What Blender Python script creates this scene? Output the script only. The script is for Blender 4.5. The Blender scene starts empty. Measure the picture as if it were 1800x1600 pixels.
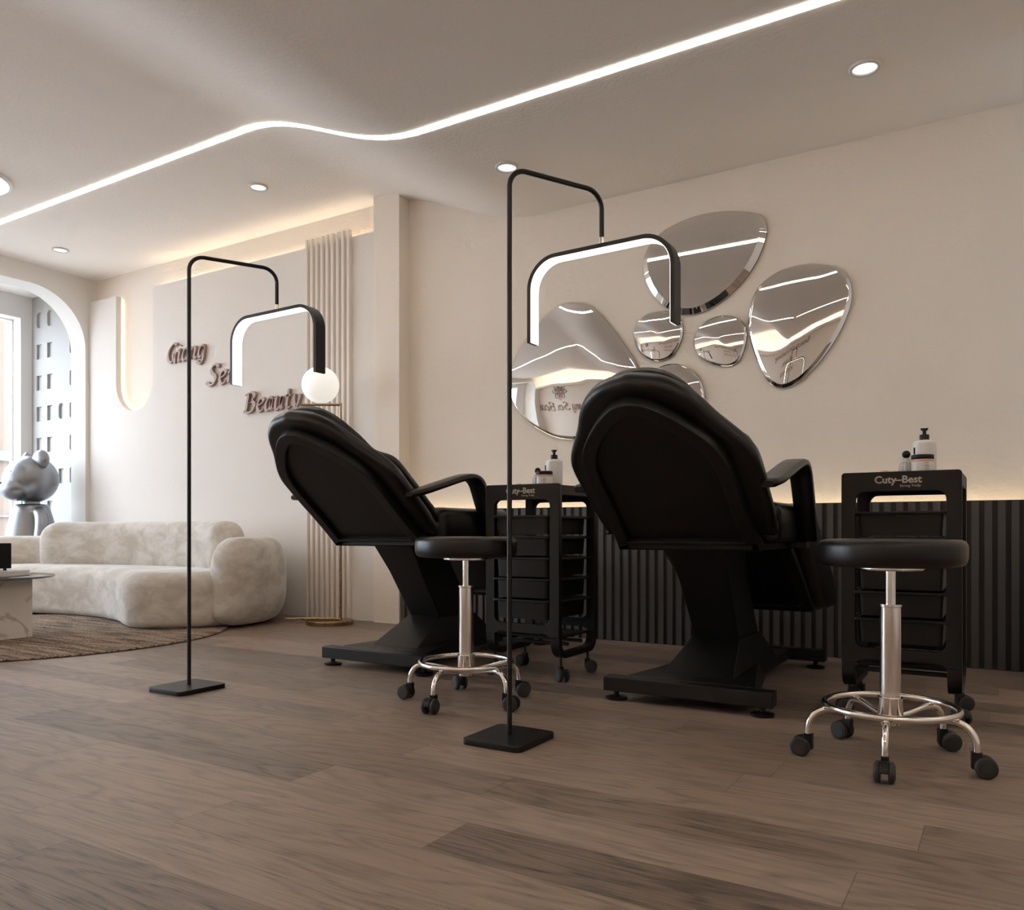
import bpy, bmesh, math, random
from mathutils import Vector, Matrix, noise as mnoise

random.seed(7)
SC = bpy.context.scene
COL = SC.collection
PI = math.pi

# ------------------------------------------------------------------ camera
CAM_H = 0.68
FPX, CXP, CYP = 1420.0, 900.0, 932.0
ANG = math.radians(31.35)
cam_d = bpy.data.cameras.new('camera')
cam = bpy.data.objects.new('camera', cam_d)
COL.objects.link(cam)
cam.location = (0, 0, CAM_H)
cam.rotation_euler = (PI / 2, 0, ANG)
cam_d.sensor_fit = 'HORIZONTAL'
cam_d.sensor_width = 36
cam_d.lens = 36 * FPX / 1800
cam_d.shift_y = (CYP - 800) / 1800
cam_d.clip_start = 0.02
SC.camera = cam

# ------------------------------------------------------------------ world, sky light, exposure
w = bpy.data.worlds.new('sky')
SC.world = w
w.use_nodes = True
bg = w.node_tree.nodes['Background']
bg.inputs[0].default_value = (0.82, 0.93, 1.06, 1)
bg.inputs[1].default_value = 9.0
SC.view_settings.view_transform = 'Standard'
SC.view_settings.look = 'None'
SC.view_settings.gamma = 1
SC.view_settings.use_curve_mapping = False
SC.view_settings.exposure = 0.14
SC.cycles.use_denoising = True
SC.cycles.max_bounces = 10
SC.cycles.diffuse_bounces = 6
SC.cycles.glossy_bounces = 6
SC.cycles.sample_clamp_indirect = 6

def area_light(name, loc, rot, sx, sy, power=0, color=(1, 1, 1), portal=False):
    l = bpy.data.lights.new(name, 'AREA')
    l.shape = 'RECTANGLE'; l.size = sx; l.size_y = sy
    l.energy = power; l.color = color
    o = bpy.data.objects.new(name, l); COL.objects.link(o)
    o.location = loc; o.rotation_euler = rot
    if portal: l.cycles.is_portal = True
    return o

# portals only guide the sky light through the two window openings
area_light('window_portal', (-9.02, 3.2, 1.6), (0, -PI / 2, 0), 2.6, 2.7, portal=True)
area_light('window_portal', (-9.02, -0.35, 1.6), (0, -PI / 2, 0), 2.6, 2.7, portal=True)

STRIP_E = 11.0      # ceiling light lines
HALF_E = 5.0        # half moon lamps
COVE_E = 8.0        # warm hidden strips

# ------------------------------------------------------------------ geometry tools
def cdir(x, y):
    s, c = math.sin(ANG), math.cos(ANG)
    r = (x - CXP) / FPX; u = (CYP - y) / FPX
    return (-s + r * c, c + r * s, u)

def on_y(x, y, Y):
    a = cdir(x, y); t = Y / a[1]
    return (a[0] * t, CAM_H + a[2] * t)

class MB:
    def __init__(s): s.v = []; s.f = []
    def add(s, vs, fs):
        b = len(s.v); s.v += [tuple(p) for p in vs]; s.f += [tuple(b + i for i in f) for f in fs]
        return s
    def box(s, x0, x1, y0, y1, z0, z1):
        return s.add([(x0, y0, z0), (x1, y0, z0), (x1, y1, z0), (x0, y1, z0), (x0, y0, z1), (x1, y0, z1), (x1, y1, z1), (x0, y1, z1)],
                     [(0, 3, 2, 1), (4, 5, 6, 7), (0, 1, 5, 4), (1, 2, 6, 5), (2, 3, 7, 6), (3, 0, 4, 7)])
    def hexa(s, bot, top):
        return s.add(list(bot) + list(top), [(0, 3, 2, 1), (4, 5, 6, 7), (0, 1, 5, 4), (1, 2, 6, 5), (2, 3, 7, 6), (3, 0, 4, 7)])
    def rings(s, rs, cap=True, closed=True):
        n = len(rs[0]); b = len(s.v)
        for r in rs: s.v += [tuple(p) for p in r]
        for i in range(len(rs) - 1):
            for j in range(n if closed else n - 1):
                k = (j + 1) % n
                s.f.append((b + i * n + j, b + i * n + k, b + (i + 1) * n + k, b + (i + 1) * n + j))
        if cap:
            s.f.append(tuple(b + j for j in reversed(range(n))))
            s.f.append(tuple(b + (len(rs) - 1) * n + j for j in range(n)))
        return s
    def lathe(s, prof, c=(0, 0, 0), n=32, cap=True):
        rs = [[(c[0] + r * math.cos(2 * PI * j / n), c[1] + r * math.sin(2 * PI * j / n), c[2] + z) for j in range(n)] for r, z in prof]
        return s.rings(rs, cap)
    def cyl(s, p0, p1, r, n=16, r1=None):
        p0 = Vector(p0); p1 = Vector(p1); d = (p1 - p0).normalized()
        a = d.orthogonal().normalized(); b = d.cross(a)
        rs = []
        for p, rr in ((p0, r), (p1, r if r1 is None else r1)):
            rs.append([p + (a * math.cos(2 * PI * j / n) + b * math.sin(2 * PI * j / n)) * rr for j in range(n)])
        return s.rings(rs)
    def disc(s, c, axis, r, th, bev=0.0, n=24):
        c = Vector(c); d = Vector(axis).normalized(); a = d.orthogonal().normalized(); b = d.cross(a)
        rs = []
        for o, rr in ((-th / 2, r - bev), (-th / 2 + bev, r), (th / 2 - bev, r), (th / 2, r - bev)):
            rs.append([c + d * o + (a * math.cos(2 * PI * j / n) + b * math.sin(2 * PI * j / n)) * rr for j in range(n)])
        return s.rings(rs)
    def tube(s, path, r, n=12, closed=False):
        P = [Vector(p) for p in path]; m = len(P)
        rs = []; a = None
        for i in range(m):
            if closed: d = (P[(i + 1) % m] - P[i - 1]).normalized()
            else: d = (P[min(i + 1, m - 1)] - P[max(i - 1, 0)]).normalized()
            if a is None: a = d.orthogonal().normalized()
            a = (a - d * a.dot(d)).normalized(); b = d.cross(a)
            rs.append([P[i] + (a * math.cos(2 * PI * j / n) + b * math.sin(2 * PI * j / n)) * r for j in range(n)])
        if closed: rs.append(rs[0])
        return s.rings(rs, cap=not closed)
    def sweep(s, path, sect, up=(0, 0, 1)):
        """sect: list of (side, up) pairs or function i->list; mitred sweep with fixed up"""
        P = [Vector(p) for p in path]; m = len(P); U = Vector(up); rs = []
        for i in range(m):
            d0 = (P[i] - P[i - 1]).normalized() if i else (P[1] - P[0]).normalized()
            d1 = (P[i + 1] - P[i]).normalized() if i < m - 1 else d0
            d = (d0 + d1).normalized(); k = 1 / max(0.4, d.dot(d0))
            side = d.cross(U).normalized()
            sc = sect(i) if callable(sect) else sect
            rs.append([P[i] + side * (a * k) + U * b for a, b in sc])
        return s.rings(rs)
    def xf(s, M):
        s.v = [tuple(M @ Vector(p)) for p in s.v]; return s
    def build(s, name, mat, parent=None, smooth=35, bevel=0, seg=2, subsurf=0):
        me = bpy.data.meshes.new(name); me.from_pydata(s.v, [], s.f)
        bm = bmesh.new(); bm.from_mesh(me); bmesh.ops.recalc_face_normals(bm, faces=bm.faces); bm.to_mesh(me); bm.free()
        return link_mesh(name, me, mat, parent, smooth, bevel, seg, subsurf)

def link_mesh(name, me, mat, parent=None, smooth=35, bevel=0, seg=2, subsurf=0):
    if smooth:
        me.polygons.foreach_set('use_smooth', [True] * len(me.polygons))
        if smooth < 180: me.set_sharp_from_angle(angle=math.radians(smooth))
    o = bpy.data.objects.new(name, me); COL.objects.link(o)
    me.materials.clear(); me.materials.append(mat)
    if parent: o.parent = parent
    if bevel:
        b = o.modifiers.new('bevel', 'BEVEL'); b.width = bevel; b.segments = seg; b.limit_method = 'ANGLE'; b.angle_limit = math.radians(40)
        b.harden_normals = False
    if subsurf:
        q = o.modifiers.new('subdiv', 'SUBSURF'); q.levels = subsurf; q.render_levels = subsurf
    return o

def tag(o, label=None, cat=None, group=None, kind=None):
    if label: o['label'] = label
    if cat: o['category'] = cat
    if group: o['group'] = group
    if kind: o['kind'] = kind
    return o

def empty(name, loc, label, cat, group=None, rz=0):
    o = bpy.data.objects.new(name, None); COL.objects.link(o)
    o.location = loc; o.rotation_euler = (0, 0, rz); o.empty_display_size = 0.1
    return tag(o, label, cat, group)

def copy_tree(o, parent=None):
    c = o.copy(); COL.objects.link(c)
    if parent: c.parent = parent
    for ch in [x for x in bpy.data.objects if x.parent == o]:
        copy_tree(ch, c)
    return c

def _curve_to_mesh(cu, name):
    t = bpy.data.objects.new('tmp', cu); COL.objects.link(t)
    dg = bpy.context.evaluated_depsgraph_get(); dg.update()
    me = bpy.data.meshes.new_from_object(t.evaluated_get(dg), depsgraph=dg)
    bpy.data.objects.remove(t); bpy.data.curves.remove(cu)
    me.name = name
    return me

def plate(name, outlines, th, mat, M=Matrix(), parent=None, bevel=0, smooth=35):
    """flat plate with holes: outlines in local xy, thickness centred on z; M places it"""
    cu = bpy.data.curves.new('plate', 'CURVE'); cu.dimensions = '2D'; cu.fill_mode = 'BOTH'
    cu.extrude = max(0.0001, th / 2 - bevel); cu.bevel_depth = bevel; cu.bevel_resolution = 1; cu.offset = -bevel
    for ol in outlines:
        sp = cu.splines.new('POLY'); sp.points.add(len(ol) - 1)
        for p, q in zip(sp.points, ol): p.co = (q[0], q[1], 0, 1)
        sp.use_cyclic_u = True
    me = _curve_to_mesh(cu, name)
    me.transform(M)
    if M.determinant() < 0: me.flip_normals()
    return link_mesh(name, me, mat, parent, smooth)

# placing a plate drawn in (x, z) on a plane of constant y, facing -y
def MY(y): return Matrix(((1, 0, 0, 0), (0, 0, -1, y), (0, 1, 0, 0), (0, 0, 0, 1)))
# a plate drawn in (y, z) on a plane of constant x
def MX(x): return Matrix(((0, 0, 1, x), (1, 0, 0, 0), (0, 1, 0, 0), (0, 0, 0, 1)))

def rrect(x0, x1, y0, y1, r, n=8, rs=None):
    rs = rs or (r, r, r, r)   # corners: lower left, lower right, upper right, upper left
    out = []
    for (cx, cy, a0), rr in zip(((x0, y0, PI), (x1, y0, 1.5 * PI), (x1, y1, 0), (x0, y1, PI / 2)), rs):
        if rr <= 0: out.append((cx, cy)); continue
        ox = cx + (rr if cx == x0 else -rr); oy = cy + (rr if cy == y0 else -rr)
        for i in range(n + 1):
            a = a0 + PI / 2 * i / n
            out.append((ox + rr * math.cos(a), oy + rr * math.sin(a)))
    return out

def fillet(pts, r, n=8):
    P = [Vector(p) for p in pts]; out = [P[0]]
    for i in range(1, len(P) - 1):
        a = (P[i - 1] - P[i]).normalized(); b = (P[i + 1] - P[i]).normalized()
        ang = a.angle(b); t = r / math.tan(ang / 2); p0 = P[i] + a * t; p1 = P[i] + b * t
        c = P[i] + (a + b).normalized() * (r / math.sin(ang / 2))
        v0 = p0 - c; v1 = p1 - c; tot = v0.angle(v1)
        for k in range(n + 1):
            f = k / n
            out.append(c + (v0 * math.sin((1 - f) * tot) + v1 * math.sin(f * tot)) / math.sin(tot))
    out.append(P[-1]); return out

def catmull(pts, n=8, closed=False):
    P = [Vector(p) for p in pts]; m = len(P); out = []
    for i in range(m if closed else m - 1):
        if closed: a, b, c, d = P[i - 1], P[i], P[(i + 1) % m], P[(i + 2) % m]
        else: a, b, c, d = P[max(i - 1, 0)], P[i], P[i + 1], P[min(i + 2, m - 1)]
        for k in range(n):
            t = k / n
            out.append(0.5 * ((2 * b) + (c - a) * t + (2 * a - 5 * b + 4 * c - d) * t * t + (3 * b - a - 3 * c + d) * t ** 3))
    if not closed: out.append(P[-1])
    return out

def inset2(ol, d):
    """move a counter-clockwise closed outline inwards by d along its normals"""
    n = len(ol); out = []
    for i in range(n):
        p = Vector(ol[i][:2]); a = Vector(ol[i - 1][:2]); b = Vector(ol[(i + 1) % n][:2])
        t = (b - a)
        if t.length < 1e-9: out.append((p.x, p.y)); continue
        t.normalize(); out.append((p.x - t.y * d, p.y + t.x * d))
    return out

def ccw(ol):
    A = sum(ol[i - 1][0] * ol[i][1] - ol[i][0] * ol[i - 1][1] for i in range(len(ol)))
    return list(ol) if A > 0 else list(reversed(ol))

def pillow(ol, z0, z1, r, n=6, crown=0.0, rb=None):
    """rounded prism from plan outline; r top edge radius, rb bottom edge radius"""
    rb = r if rb is None else rb
    ol = ccw(ol); rs = []
    for k in range(n + 1):
        a = PI / 2 * k / n; rs.append([(x, y, z0 + rb * (1 - math.sin(a))) for x, y in inset2(ol, rb * (1 - math.cos(a)))])
    rs = [[(x, y, z0 + rb * (1 - math.cos(PI / 2 * k / n))) for x, y in inset2(ol, rb * (1 - math.sin(PI / 2 * k / n)))] for k in range(n + 1)]
    for k in range(n + 1):
        a = PI / 2 * k / n
        rs.append([(x, y, z1 - r * (1 - math.sin(a))) for x, y in inset2(ol, r * (1 - math.cos(a)))])
    last = rs[-1]
    cx = sum(p[0] for p in last) / len(last); cy = sum(p[1] for p in last) / len(last)
    if crown:
        for f in (0.8, 0.5, 0.2):
            rs.append([(cx + (x - cx) * f, cy + (y - cy) * f, z1 + crown * (1 - f * f)) for x, y, z in last])
    return MB().rings(rs)

def text_mesh(s, size, th, bold=0.0, align='CENTER', spacing=1.0):
    cu = bpy.data.curves.new('txt', 'FONT'); cu.body = s; cu.size = size; cu.extrude = th / 2
    cu.offset = bold; cu.align_x = align; cu.space_character = spacing; cu.resolution_u = 3
    return _curve_to_mesh(cu, 'lettering')

# ------------------------------------------------------------------ materials
def nt(name):
    m = bpy.data.materials.new(name); m.use_nodes = True
    return m, m.node_tree.nodes, m.node_tree.links, m.node_tree.nodes['Principled BSDF']

def simple(name, col, rough=0.5, metal=0.0, spec=0.5, coat=0, sheen=0, bump=0, bscale=80, var=0, vscale=8, aniso=0):
    m, N, L, b = nt(name)
    b.inputs['Base Color'].default_value = (*col, 1); b.inputs['Roughness'].default_value = rough
    b.inputs['Metallic'].default_value = metal; b.inputs['Specular IOR Level'].default_value = spec
    b.inputs['Coat Weight'].default_value = coat; b.inputs['Sheen Weight'].default_value = sheen
    tc = N.new('ShaderNodeTexCoord')
    if var:
        n = N.new('ShaderNodeTexNoise'); n.inputs['Scale'].default_value = vscale; n.inputs['Detail'].default_value = 5
        r = N.new('ShaderNodeMix'); r.data_type = 'RGBA'
        r.inputs[6].default_value = (*[c * (1 - var) for c in col], 1); r.inputs[7].default_value = (*[min(1, c * (1 + var)) for c in col], 1)
        L.new(tc.outputs['Object'], n.inputs['Vector']); L.new(n.outputs['Fac'], r.inputs[0]); L.new(r.outputs[2], b.inputs['Base Color'])
    n2 = N.new('ShaderNodeTexNoise'); n2.inputs['Scale'].default_value = bscale; n2.inputs['Detail'].default_value = 3
    L.new(tc.outputs['Object'], n2.inputs['Vector'])
    if bump:
        bp = N.new('ShaderNodeBump'); bp.inputs['Strength'].default_value = bump; bp.inputs['Distance'].default_value = 0.004
        L.new(n2.outputs['Fac'], bp.inputs['Height']); L.new(bp.outputs[0], b.inputs['Normal'])
    else:
        mr = N.new('ShaderNodeMapRange'); mr.inputs[3].default_value = max(0, rough - 0.03); mr.inputs[4].default_value = min(1, rough + 0.03)
        L.new(n2.outputs['Fac'], mr.inputs[0]); L.new(mr.outputs[0], b.inputs['Roughness'])
    return m

def emit(name, col, strength):
    m, N, L, b = nt(name)
    b.inputs['Base Color'].default_value = (0.8, 0.8, 0.8, 1)
    b.inputs['Emission Color'].default_value = (*col, 1); b.inputs['Emission Strength'].default_value = strength
    return m

def plaster(name, col, strength=0.25, sc=28):
    m, N, L, b = nt(name)
    tc = N.new('ShaderNodeTexCoord'); mp = N.new('ShaderNodeMapping'); L.new(tc.outputs['Object'], mp.inputs[0])
    n = N.new('ShaderNodeTexNoise'); n.inputs['Scale'].default_value = sc; n.inputs['Detail'].default_value = 8; n.inputs['Roughness'].default_value = 0.62
    n2 = N.new('ShaderNodeTexNoise'); n2.inputs['Scale'].default_value = 1.7; n2.inputs['Detail'].default_value = 3
    L.new(mp.outputs[0], n.inputs['Vector']); L.new(mp.outputs[0], n2.inputs['Vector'])
    mx = N.new('ShaderNodeMix'); mx.data_type = 'RGBA'
    mx.inputs[6].default_value = (*[c * 0.965 for c in col], 1); mx.inputs[7].default_value = (*[min(1, c * 1.03) for c in col], 1)
    L.new(n2.outputs['Fac'], mx.inputs[0]); L.new(mx.outputs[2], b.inputs['Base Color'])
    b.inputs['Roughness'].default_value = 0.85; b.inputs['Specular IOR Level'].default_value = 0.2
    bp = N.new('ShaderNodeBump'); bp.inputs['Strength'].default_value = strength; bp.inputs['Distance'].default_value = 0.01
    L.new(n.outputs['Fac'], bp.inputs['Height']); L.new(bp.outputs[0], b.inputs['Normal'])
    return m

def wood_floor():
    m, N, L, b = nt('oak_planks')
    PWID, PLEN, OFF = 0.178, 1.4, 0.126
    tc = N.new('ShaderNodeTexCoord'); sp = N.new('ShaderNodeSeparateXYZ'); L.new(tc.outputs['Object'], sp.inputs[0])
    def mt(op, a, bb=None, c=None):
        n = N.new('ShaderNodeMath'); n.operation = op
        for i, v in enumerate((a, bb, c)):
            if v is None: continue
            if isinstance(v, (int, float)): n.inputs[i].default_value = v
            else: L.new(v, n.inputs[i])
        return n.outputs[0]
    yr = mt('DIVIDE', mt('SUBTRACT', sp.outputs[1], OFF), PWID)
    row = mt('FLOOR', yr); fy = mt('FRACT', yr)
    # per row joint positions, read off the floor
    known = {4: -1.75, 5: -0.62, 6: -1.65, 7: -1.0625, 8: -1.65, 9: -2.55, 10: -1.556, 11: -0.62, 3: -2.62, 2: -1.1, 12: -1.95, 13: -1.1, 14: -2.35}
    offs = []
    for k in range(-2, 27):
        j = known.get(k, random.uniform(-2, 0)); offs.append((j / PLEN) % 1.0)
    cr = N.new('ShaderNodeValToRGB'); cr.color_ramp.interpolation = 'CONSTANT'
    el = cr.color_ramp.elements; nn = len(offs)
    for i, o in enumerate(offs):
        e = el[i] if i < 2 else el.new(i / nn)
        e.position = i / nn; e.color = (o, o, o, 1)
    rf = mt('DIVIDE', mt('ADD', row, 2.5), nn); L.new(rf, cr.inputs[0])
    xr = mt('SUBTRACT', mt('DIVIDE', sp.outputs[0], PLEN), cr.outputs[0])
    colm = mt('FLOOR', xr); fx = mt('FRACT', xr)
    cmb = N.new('ShaderNodeCombineXYZ'); L.new(row, cmb.inputs[0]); L.new(colm, cmb.inputs[1])
    wn = N.new('ShaderNodeTexWhiteNoise'); wn.noise_dimensions = '3D'; L.new(cmb.outputs[0], wn.inputs['Vector'])
    # grain coordinates: stretched along the plank and shifted for every board
    vs = N.new('ShaderNodeVectorMath'); vs.operation = 'SCALE'; L.new(wn.outputs['Color'], vs.inputs[0]); vs.inputs['Scale'].default_value = 37
    va = N.new('ShaderNodeVectorMath'); va.operation = 'ADD'; L.new(tc.outputs['Object'], va.inputs[0]); L.new(vs.outputs[0], va.inputs[1])
    def mapped(s):
        mp = N.new('ShaderNodeMapping'); mp.inputs['Scale'].default_value = s; L.new(va.outputs[0], mp.inputs[0]); return mp.outputs[0]
    # cathedral figure
    nz = N.new('ShaderNodeTexNoise'); nz.inputs['Scale'].default_value = 1; nz.inputs['Detail'].default_value = 2.2; nz.inputs['Roughness'].default_value = 0.45
    L.new(mapped((1.15, 6.5, 1)), nz.inputs['Vector'])
    rings = mt('SINE', mt('MULTIPLY', nz.outputs['Fac'], 75))
    ringa = mt('MULTIPLY_ADD', rings, 0.5, 0.5)
    fig = mt('POWER', ringa, 2.2)
    fine = N.new('ShaderNodeTexNoise'); fine.inputs['Scale'].default_value = 1; fine.inputs['Detail'].default_value = 6; fine.inputs['Roughness'].default_value = 0.7
    L.new(mapped((5, 150, 1)), fine.inputs['Vector'])
    pore = N.new('ShaderNodeTexNoise'); pore.inputs['Scale'].default_value = 1; pore.inputs['Detail'].default_value = 3
    L.new(mapped((14, 420, 1)), pore.inputs['Vector'])
    broad = N.new('ShaderNodeTexNoise'); broad.inputs['Scale'].default_value = 1; broad.inputs['Detail'].default_value = 3
    L.new(mapped((0.9, 5, 1)), broad.inputs['Vector'])
    porem = mt('MULTIPLY', mt('GREATER_THAN', pore.outputs['Fac'], 0.58), mt('ADD', mt('MULTIPLY', fig, 0.7), 0.3))
    # brightness of the board
    tone = mt('ADD', mt('MULTIPLY', mt('SUBTRACT', wn.outputs['Value'], 0.5), 0.60), 1.0)
    tone = mt('ADD', tone, mt('MULTIPLY', mt('SUBTRACT', fine.outputs['Fac'], 0.5), 1.35))
    tone = mt('SUBTRACT', tone, mt('MULTIPLY', fig, 0.22))
    tone = mt('SUBTRACT', tone, mt('MULTIPLY', porem, 0.34))
    tone = mt('ADD', tone, mt('MULTIPLY', mt('SUBTRACT', broad.outputs['Fac'], 0.5), 0.30))
    gx = mt('MULTIPLY', mt('LESS_THAN', mt('MINIMUM', fx, mt('SUBTRACT', 1.0, fx)), 0.0010), 0.45)
    gy = mt('MULTIPLY', mt('LESS_THAN', mt('MINIMUM', fy, mt('SUBTRACT', 1.0, fy)), 0.007), 0.33)
    tone = mt('MULTIPLY', tone, mt('SUBTRACT', 1.0, mt('MAXIMUM', gx, gy)))
    hue = N.new('ShaderNodeMix'); hue.data_type = 'RGBA'
    hue.inputs[6].default_value = (0.262, 0.194, 0.150, 1); hue.inputs[7].default_value = (0.250, 0.190, 0.153, 1)
    sc2 = N.new('ShaderNodeSeparateXYZ'); L.new(wn.outputs['Color'], sc2.inputs[0]); L.new(sc2.outputs[1], hue.inputs[0])
    vm = N.new('ShaderNodeVectorMath'); vm.operation = 'SCALE'; L.new(hue.outputs[2], vm.inputs[0]); L.new(tone, vm.inputs['Scale'])
    L.new(vm.outputs[0], b.inputs['Base Color'])
    ro = mt('ADD', 0.32, mt('MULTIPLY', fine.outputs['Fac'], 0.16)); L.new(ro, b.inputs['Roughness'])
    b.inputs['Specular IOR Level'].default_value = 0.5
    bp = N.new('ShaderNodeBump'); bp.inputs['Strength'].default_value = 0.12; bp.inputs['Distance'].default_value = 0.003
    L.new(tone, bp.inputs['Height']); L.new(bp.outputs[0], b.inputs['Normal'])
    return m

def velvet():
    m, N, L, b = nt('velvet')
    tc = N.new('ShaderNodeTexCoord'); mp = N.new('ShaderNodeMapping'); mp.inputs['Scale'].default_value = (1, 1, 1.6); L.new(tc.outputs['Object'], mp.inputs[0])
    n = N.new('ShaderNodeTexNoise'); n.inputs['Scale'].default_value = 4.5; n.inputs['Detail'].default_value = 9; n.inputs['Roughness'].default_value = 0.68; n.inputs['Distortion'].default_value = 0.4
    L.new(mp.outputs[0], n.inputs['Vector'])
    cr = N.new('ShaderNodeValToRGB'); cr.color_ramp.elements[0].position = 0.42; cr.color_ramp.elements[1].position = 0.6
    cr.color_ramp.elements[0].color = (0.50, 0.455, 0.40, 1); cr.color_ramp.elements[1].color = (0.67, 0.635, 0.59, 1)
    L.new(n.outputs['Fac'], cr.inputs[0]); L.new(cr.outputs[0], b.inputs['Base Color'])
    b.inputs['Roughness'].default_value = 0.9; b.inputs['Sheen Weight'].default_value = 0.55; b.inputs['Sheen Roughness'].default_value = 0.35
    b.inputs['Specular IOR Level'].default_value = 0.15
    f = N.new('ShaderNodeTexNoise'); f.inputs['Scale'].default_value = 260; L.new(tc.outputs['Object'], f.inputs['Vector'])
    bp = N.new('ShaderNodeBump'); bp.inputs['Strength'].default_value = 0.2; bp.inputs['Distance'].default_value = 0.002
    L.new(f.outputs['Fac'], bp.inputs['Height']); L.new(bp.outputs[0], b.inputs['Normal'])
    return m

def marble():
    m, N, L, b = nt('marble')
    tc = N.new('ShaderNodeTexCoord')
    n = N.new('ShaderNodeTexNoise'); n.inputs['Scale'].default_value = 3.1; n.inputs['Detail'].default_value = 8; n.inputs['Roughness'].default_value = 0.6; n.inputs['Distortion'].default_value = 0.6
    L.new(tc.outputs['Object'], n.inputs['Vector'])
    a = N.new('ShaderNodeMath'); a.operation = 'SUBTRACT'; a.inputs[1].default_value = 0.52; L.new(n.outputs['Fac'], a.inputs[0])
    c = N.new('ShaderNodeMath'); c.operation = 'ABSOLUTE'; L.new(a.outputs[0], c.inputs[0])
    cr = N.new('ShaderNodeValToRGB'); cr.color_ramp.elements[0].position = 0.0; cr.color_ramp.elements[1].position = 0.035
    cr.color_ramp.elements[0].color = (0.50, 0.46, 0.43, 1); cr.color_ramp.elements[1].color = (0.85, 0.81, 0.77, 1)
    L.new(c.outputs[0], cr.inputs[0]); L.new(cr.outputs[0], b.inputs['Base Color']); b.inputs['Roughness'].default_value = 0.25
    return m

def rug_mat():
    m, N, L, b = nt('rug')
    tc = N.new('ShaderNodeTexCoord'); mp = N.new('ShaderNodeMapping'); mp.inputs['Scale'].default_value = (2.5, 28, 1); L.new(tc.outputs['Object'], mp.inputs[0])
    n = N.new('ShaderNodeTexNoise'); n.inputs['Scale'].default_value = 1; n.inputs['Detail'].default_value = 4; L.new(mp.outputs[0], n.inputs['Vector'])
    f = N.new('ShaderNodeTexNoise'); f.inputs['Scale'].default_value = 95; f.inputs['Detail'].default_value = 2; L.new(tc.outputs['Object'], f.inputs['Vector'])
    ad = N.new('ShaderNodeMath'); ad.operation = 'ADD'; L.new(n.outputs['Fac'], ad.inputs[0]); L.new(f.outputs['Fac'], ad.inputs[1])
    cr = N.new('ShaderNodeValToRGB'); cr.color_ramp.elements[0].position = 0.40; cr.color_ramp.elements[1].position = 0.60
    mu = N.new('ShaderNodeMath'); mu.operation = 'MULTIPLY'; mu.inputs[1].default_value = 0.5; L.new(ad.outputs[0], mu.inputs[0])
    cr.color_ramp.elements[0].color = (0.070, 0.050, 0.036, 1); cr.color_ramp.elements[1].color = (0.42, 0.33, 0.26, 1)
    L.new(mu.outputs[0], cr.inputs[0]); L.new(cr.outputs[0], b.inputs['Base Color']); b.inputs['Roughness'].default_value = 1
    b.inputs['Specular IOR Level'].default_value = 0.05
    bp = N.new('ShaderNodeBump'); bp.inputs['Strength'].default_value = 1; bp.inputs['Distance'].default_value = 0.02
    L.new(mu.outputs[0], bp.inputs['Height']); L.new(bp.outputs[0], b.inputs['Normal'])
    return m

def glass_mat():
    m, N, L, b = nt('window_glass')
    t = N.new('ShaderNodeBsdfTransparent'); g = N.new('ShaderNodeBsdfGlossy'); g.inputs['Roughness'].default_value = 0.02
    mx = N.new('ShaderNodeMixShader'); mx.inputs[0].default_value = 0.07
    L.new(t.outputs[0], mx.inputs[1]); L.new(g.outputs[0], mx.inputs[2]); L.new(mx.outputs[0], N['Material Output'].inputs[0])
    return m

M_WALL = plaster('wall_plaster', (0.86, 0.785, 0.70), 0.55)
M_PANEL = plaster('panel_plaster', (0.785, 0.745, 0.705), 0.45)
M_WALL2 = plaster('white_plaster', (0.76, 0.74, 0.71), 0.10)
M_CEIL = plaster('ceiling_plaster', (0.95, 0.90, 0.85), 0.3, 45)
M_TRIMW = simple('white_paint', (0.80, 0.79, 0.77), 0.5)
M_RIM = simple('rim_paint', (0.72, 0.68, 0.64), 0.5)
M_BAY = simple('bay_paint', (0.42, 0.41, 0.40), 0.6)
M_FLUTE = simple('painted_flutes', (0.80, 0.735, 0.665), 0.6, bump=0.1)
M_FLOOR = wood_floor()
M_SLAT = simple('grey_slats', (0.060, 0.054, 0.050), 0.55, var=0.08, vscale=3)
M_SLATB = simple('dark_backing', (0.024, 0.022, 0.020), 0.7)
M_BLACK = simple('black_powder_coat', (0.006, 0.0053, 0.0047), 0.42, spec=0.32)
M_LEATHER = simple('black_leather', (0.005, 0.0044, 0.0038), 0.34, spec=0.36, bump=0.05, bscale=220)
M_PLAST = simple('black_plastic', (0.005, 0.0044, 0.0038), 0.45, spec=0.30)
M_RUBBER = simple('caster_rubber', (0.016, 0.015, 0.015), 0.55)
M_CHROME = simple('chrome', (0.90, 0.86, 0.82), 0.15, 1.0)
M_BRASS = simple('brass', (0.34, 0.245, 0.14), 0.28, 1.0)
M_BRONZE = simple('rose_bronze', (0.34, 0.235, 0.20), 0.45, 0.1)
M_MIRROR = simple('mirror_glass', (0.86, 0.85, 0.84), 0.004, 1.0); 
for _n in M_MIRROR.node_tree.nodes:
    if _n.type == 'MAP_RANGE': _n.inputs[3].default_value = 0.0; _n.inputs[4].default_value = 0.002
M_MEDGE = simple('mirror_backing', (0.05, 0.05, 0.05), 0.4)
M_SILVER = simple('brushed_silver', (0.27, 0.28, 0.30), 0.36, 1.0)
M_VELVET = velvet()
M_MARBLE = marble()
M_RUG = rug_mat()
M_GLASS = glass_mat()
M_SMOKE = simple('smoked_glass', (0.10, 0.085, 0.075), 0.12)
M_WHITEP = simple('white_plastic', (0.78, 0.76, 0.74), 0.35)
M_CLEAR = simple('frosted_glass', (0.62, 0.61, 0.60), 0.25)
M_PEACH = simple('peach_band', (0.75, 0.42, 0.33), 0.5)
M_PRINT = simple('grey_print', (0.35, 0.33, 0.32), 0.6)
M_LOGO = simple('warm_grey_print', (0.46, 0.42, 0.37), 0.6)
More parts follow.
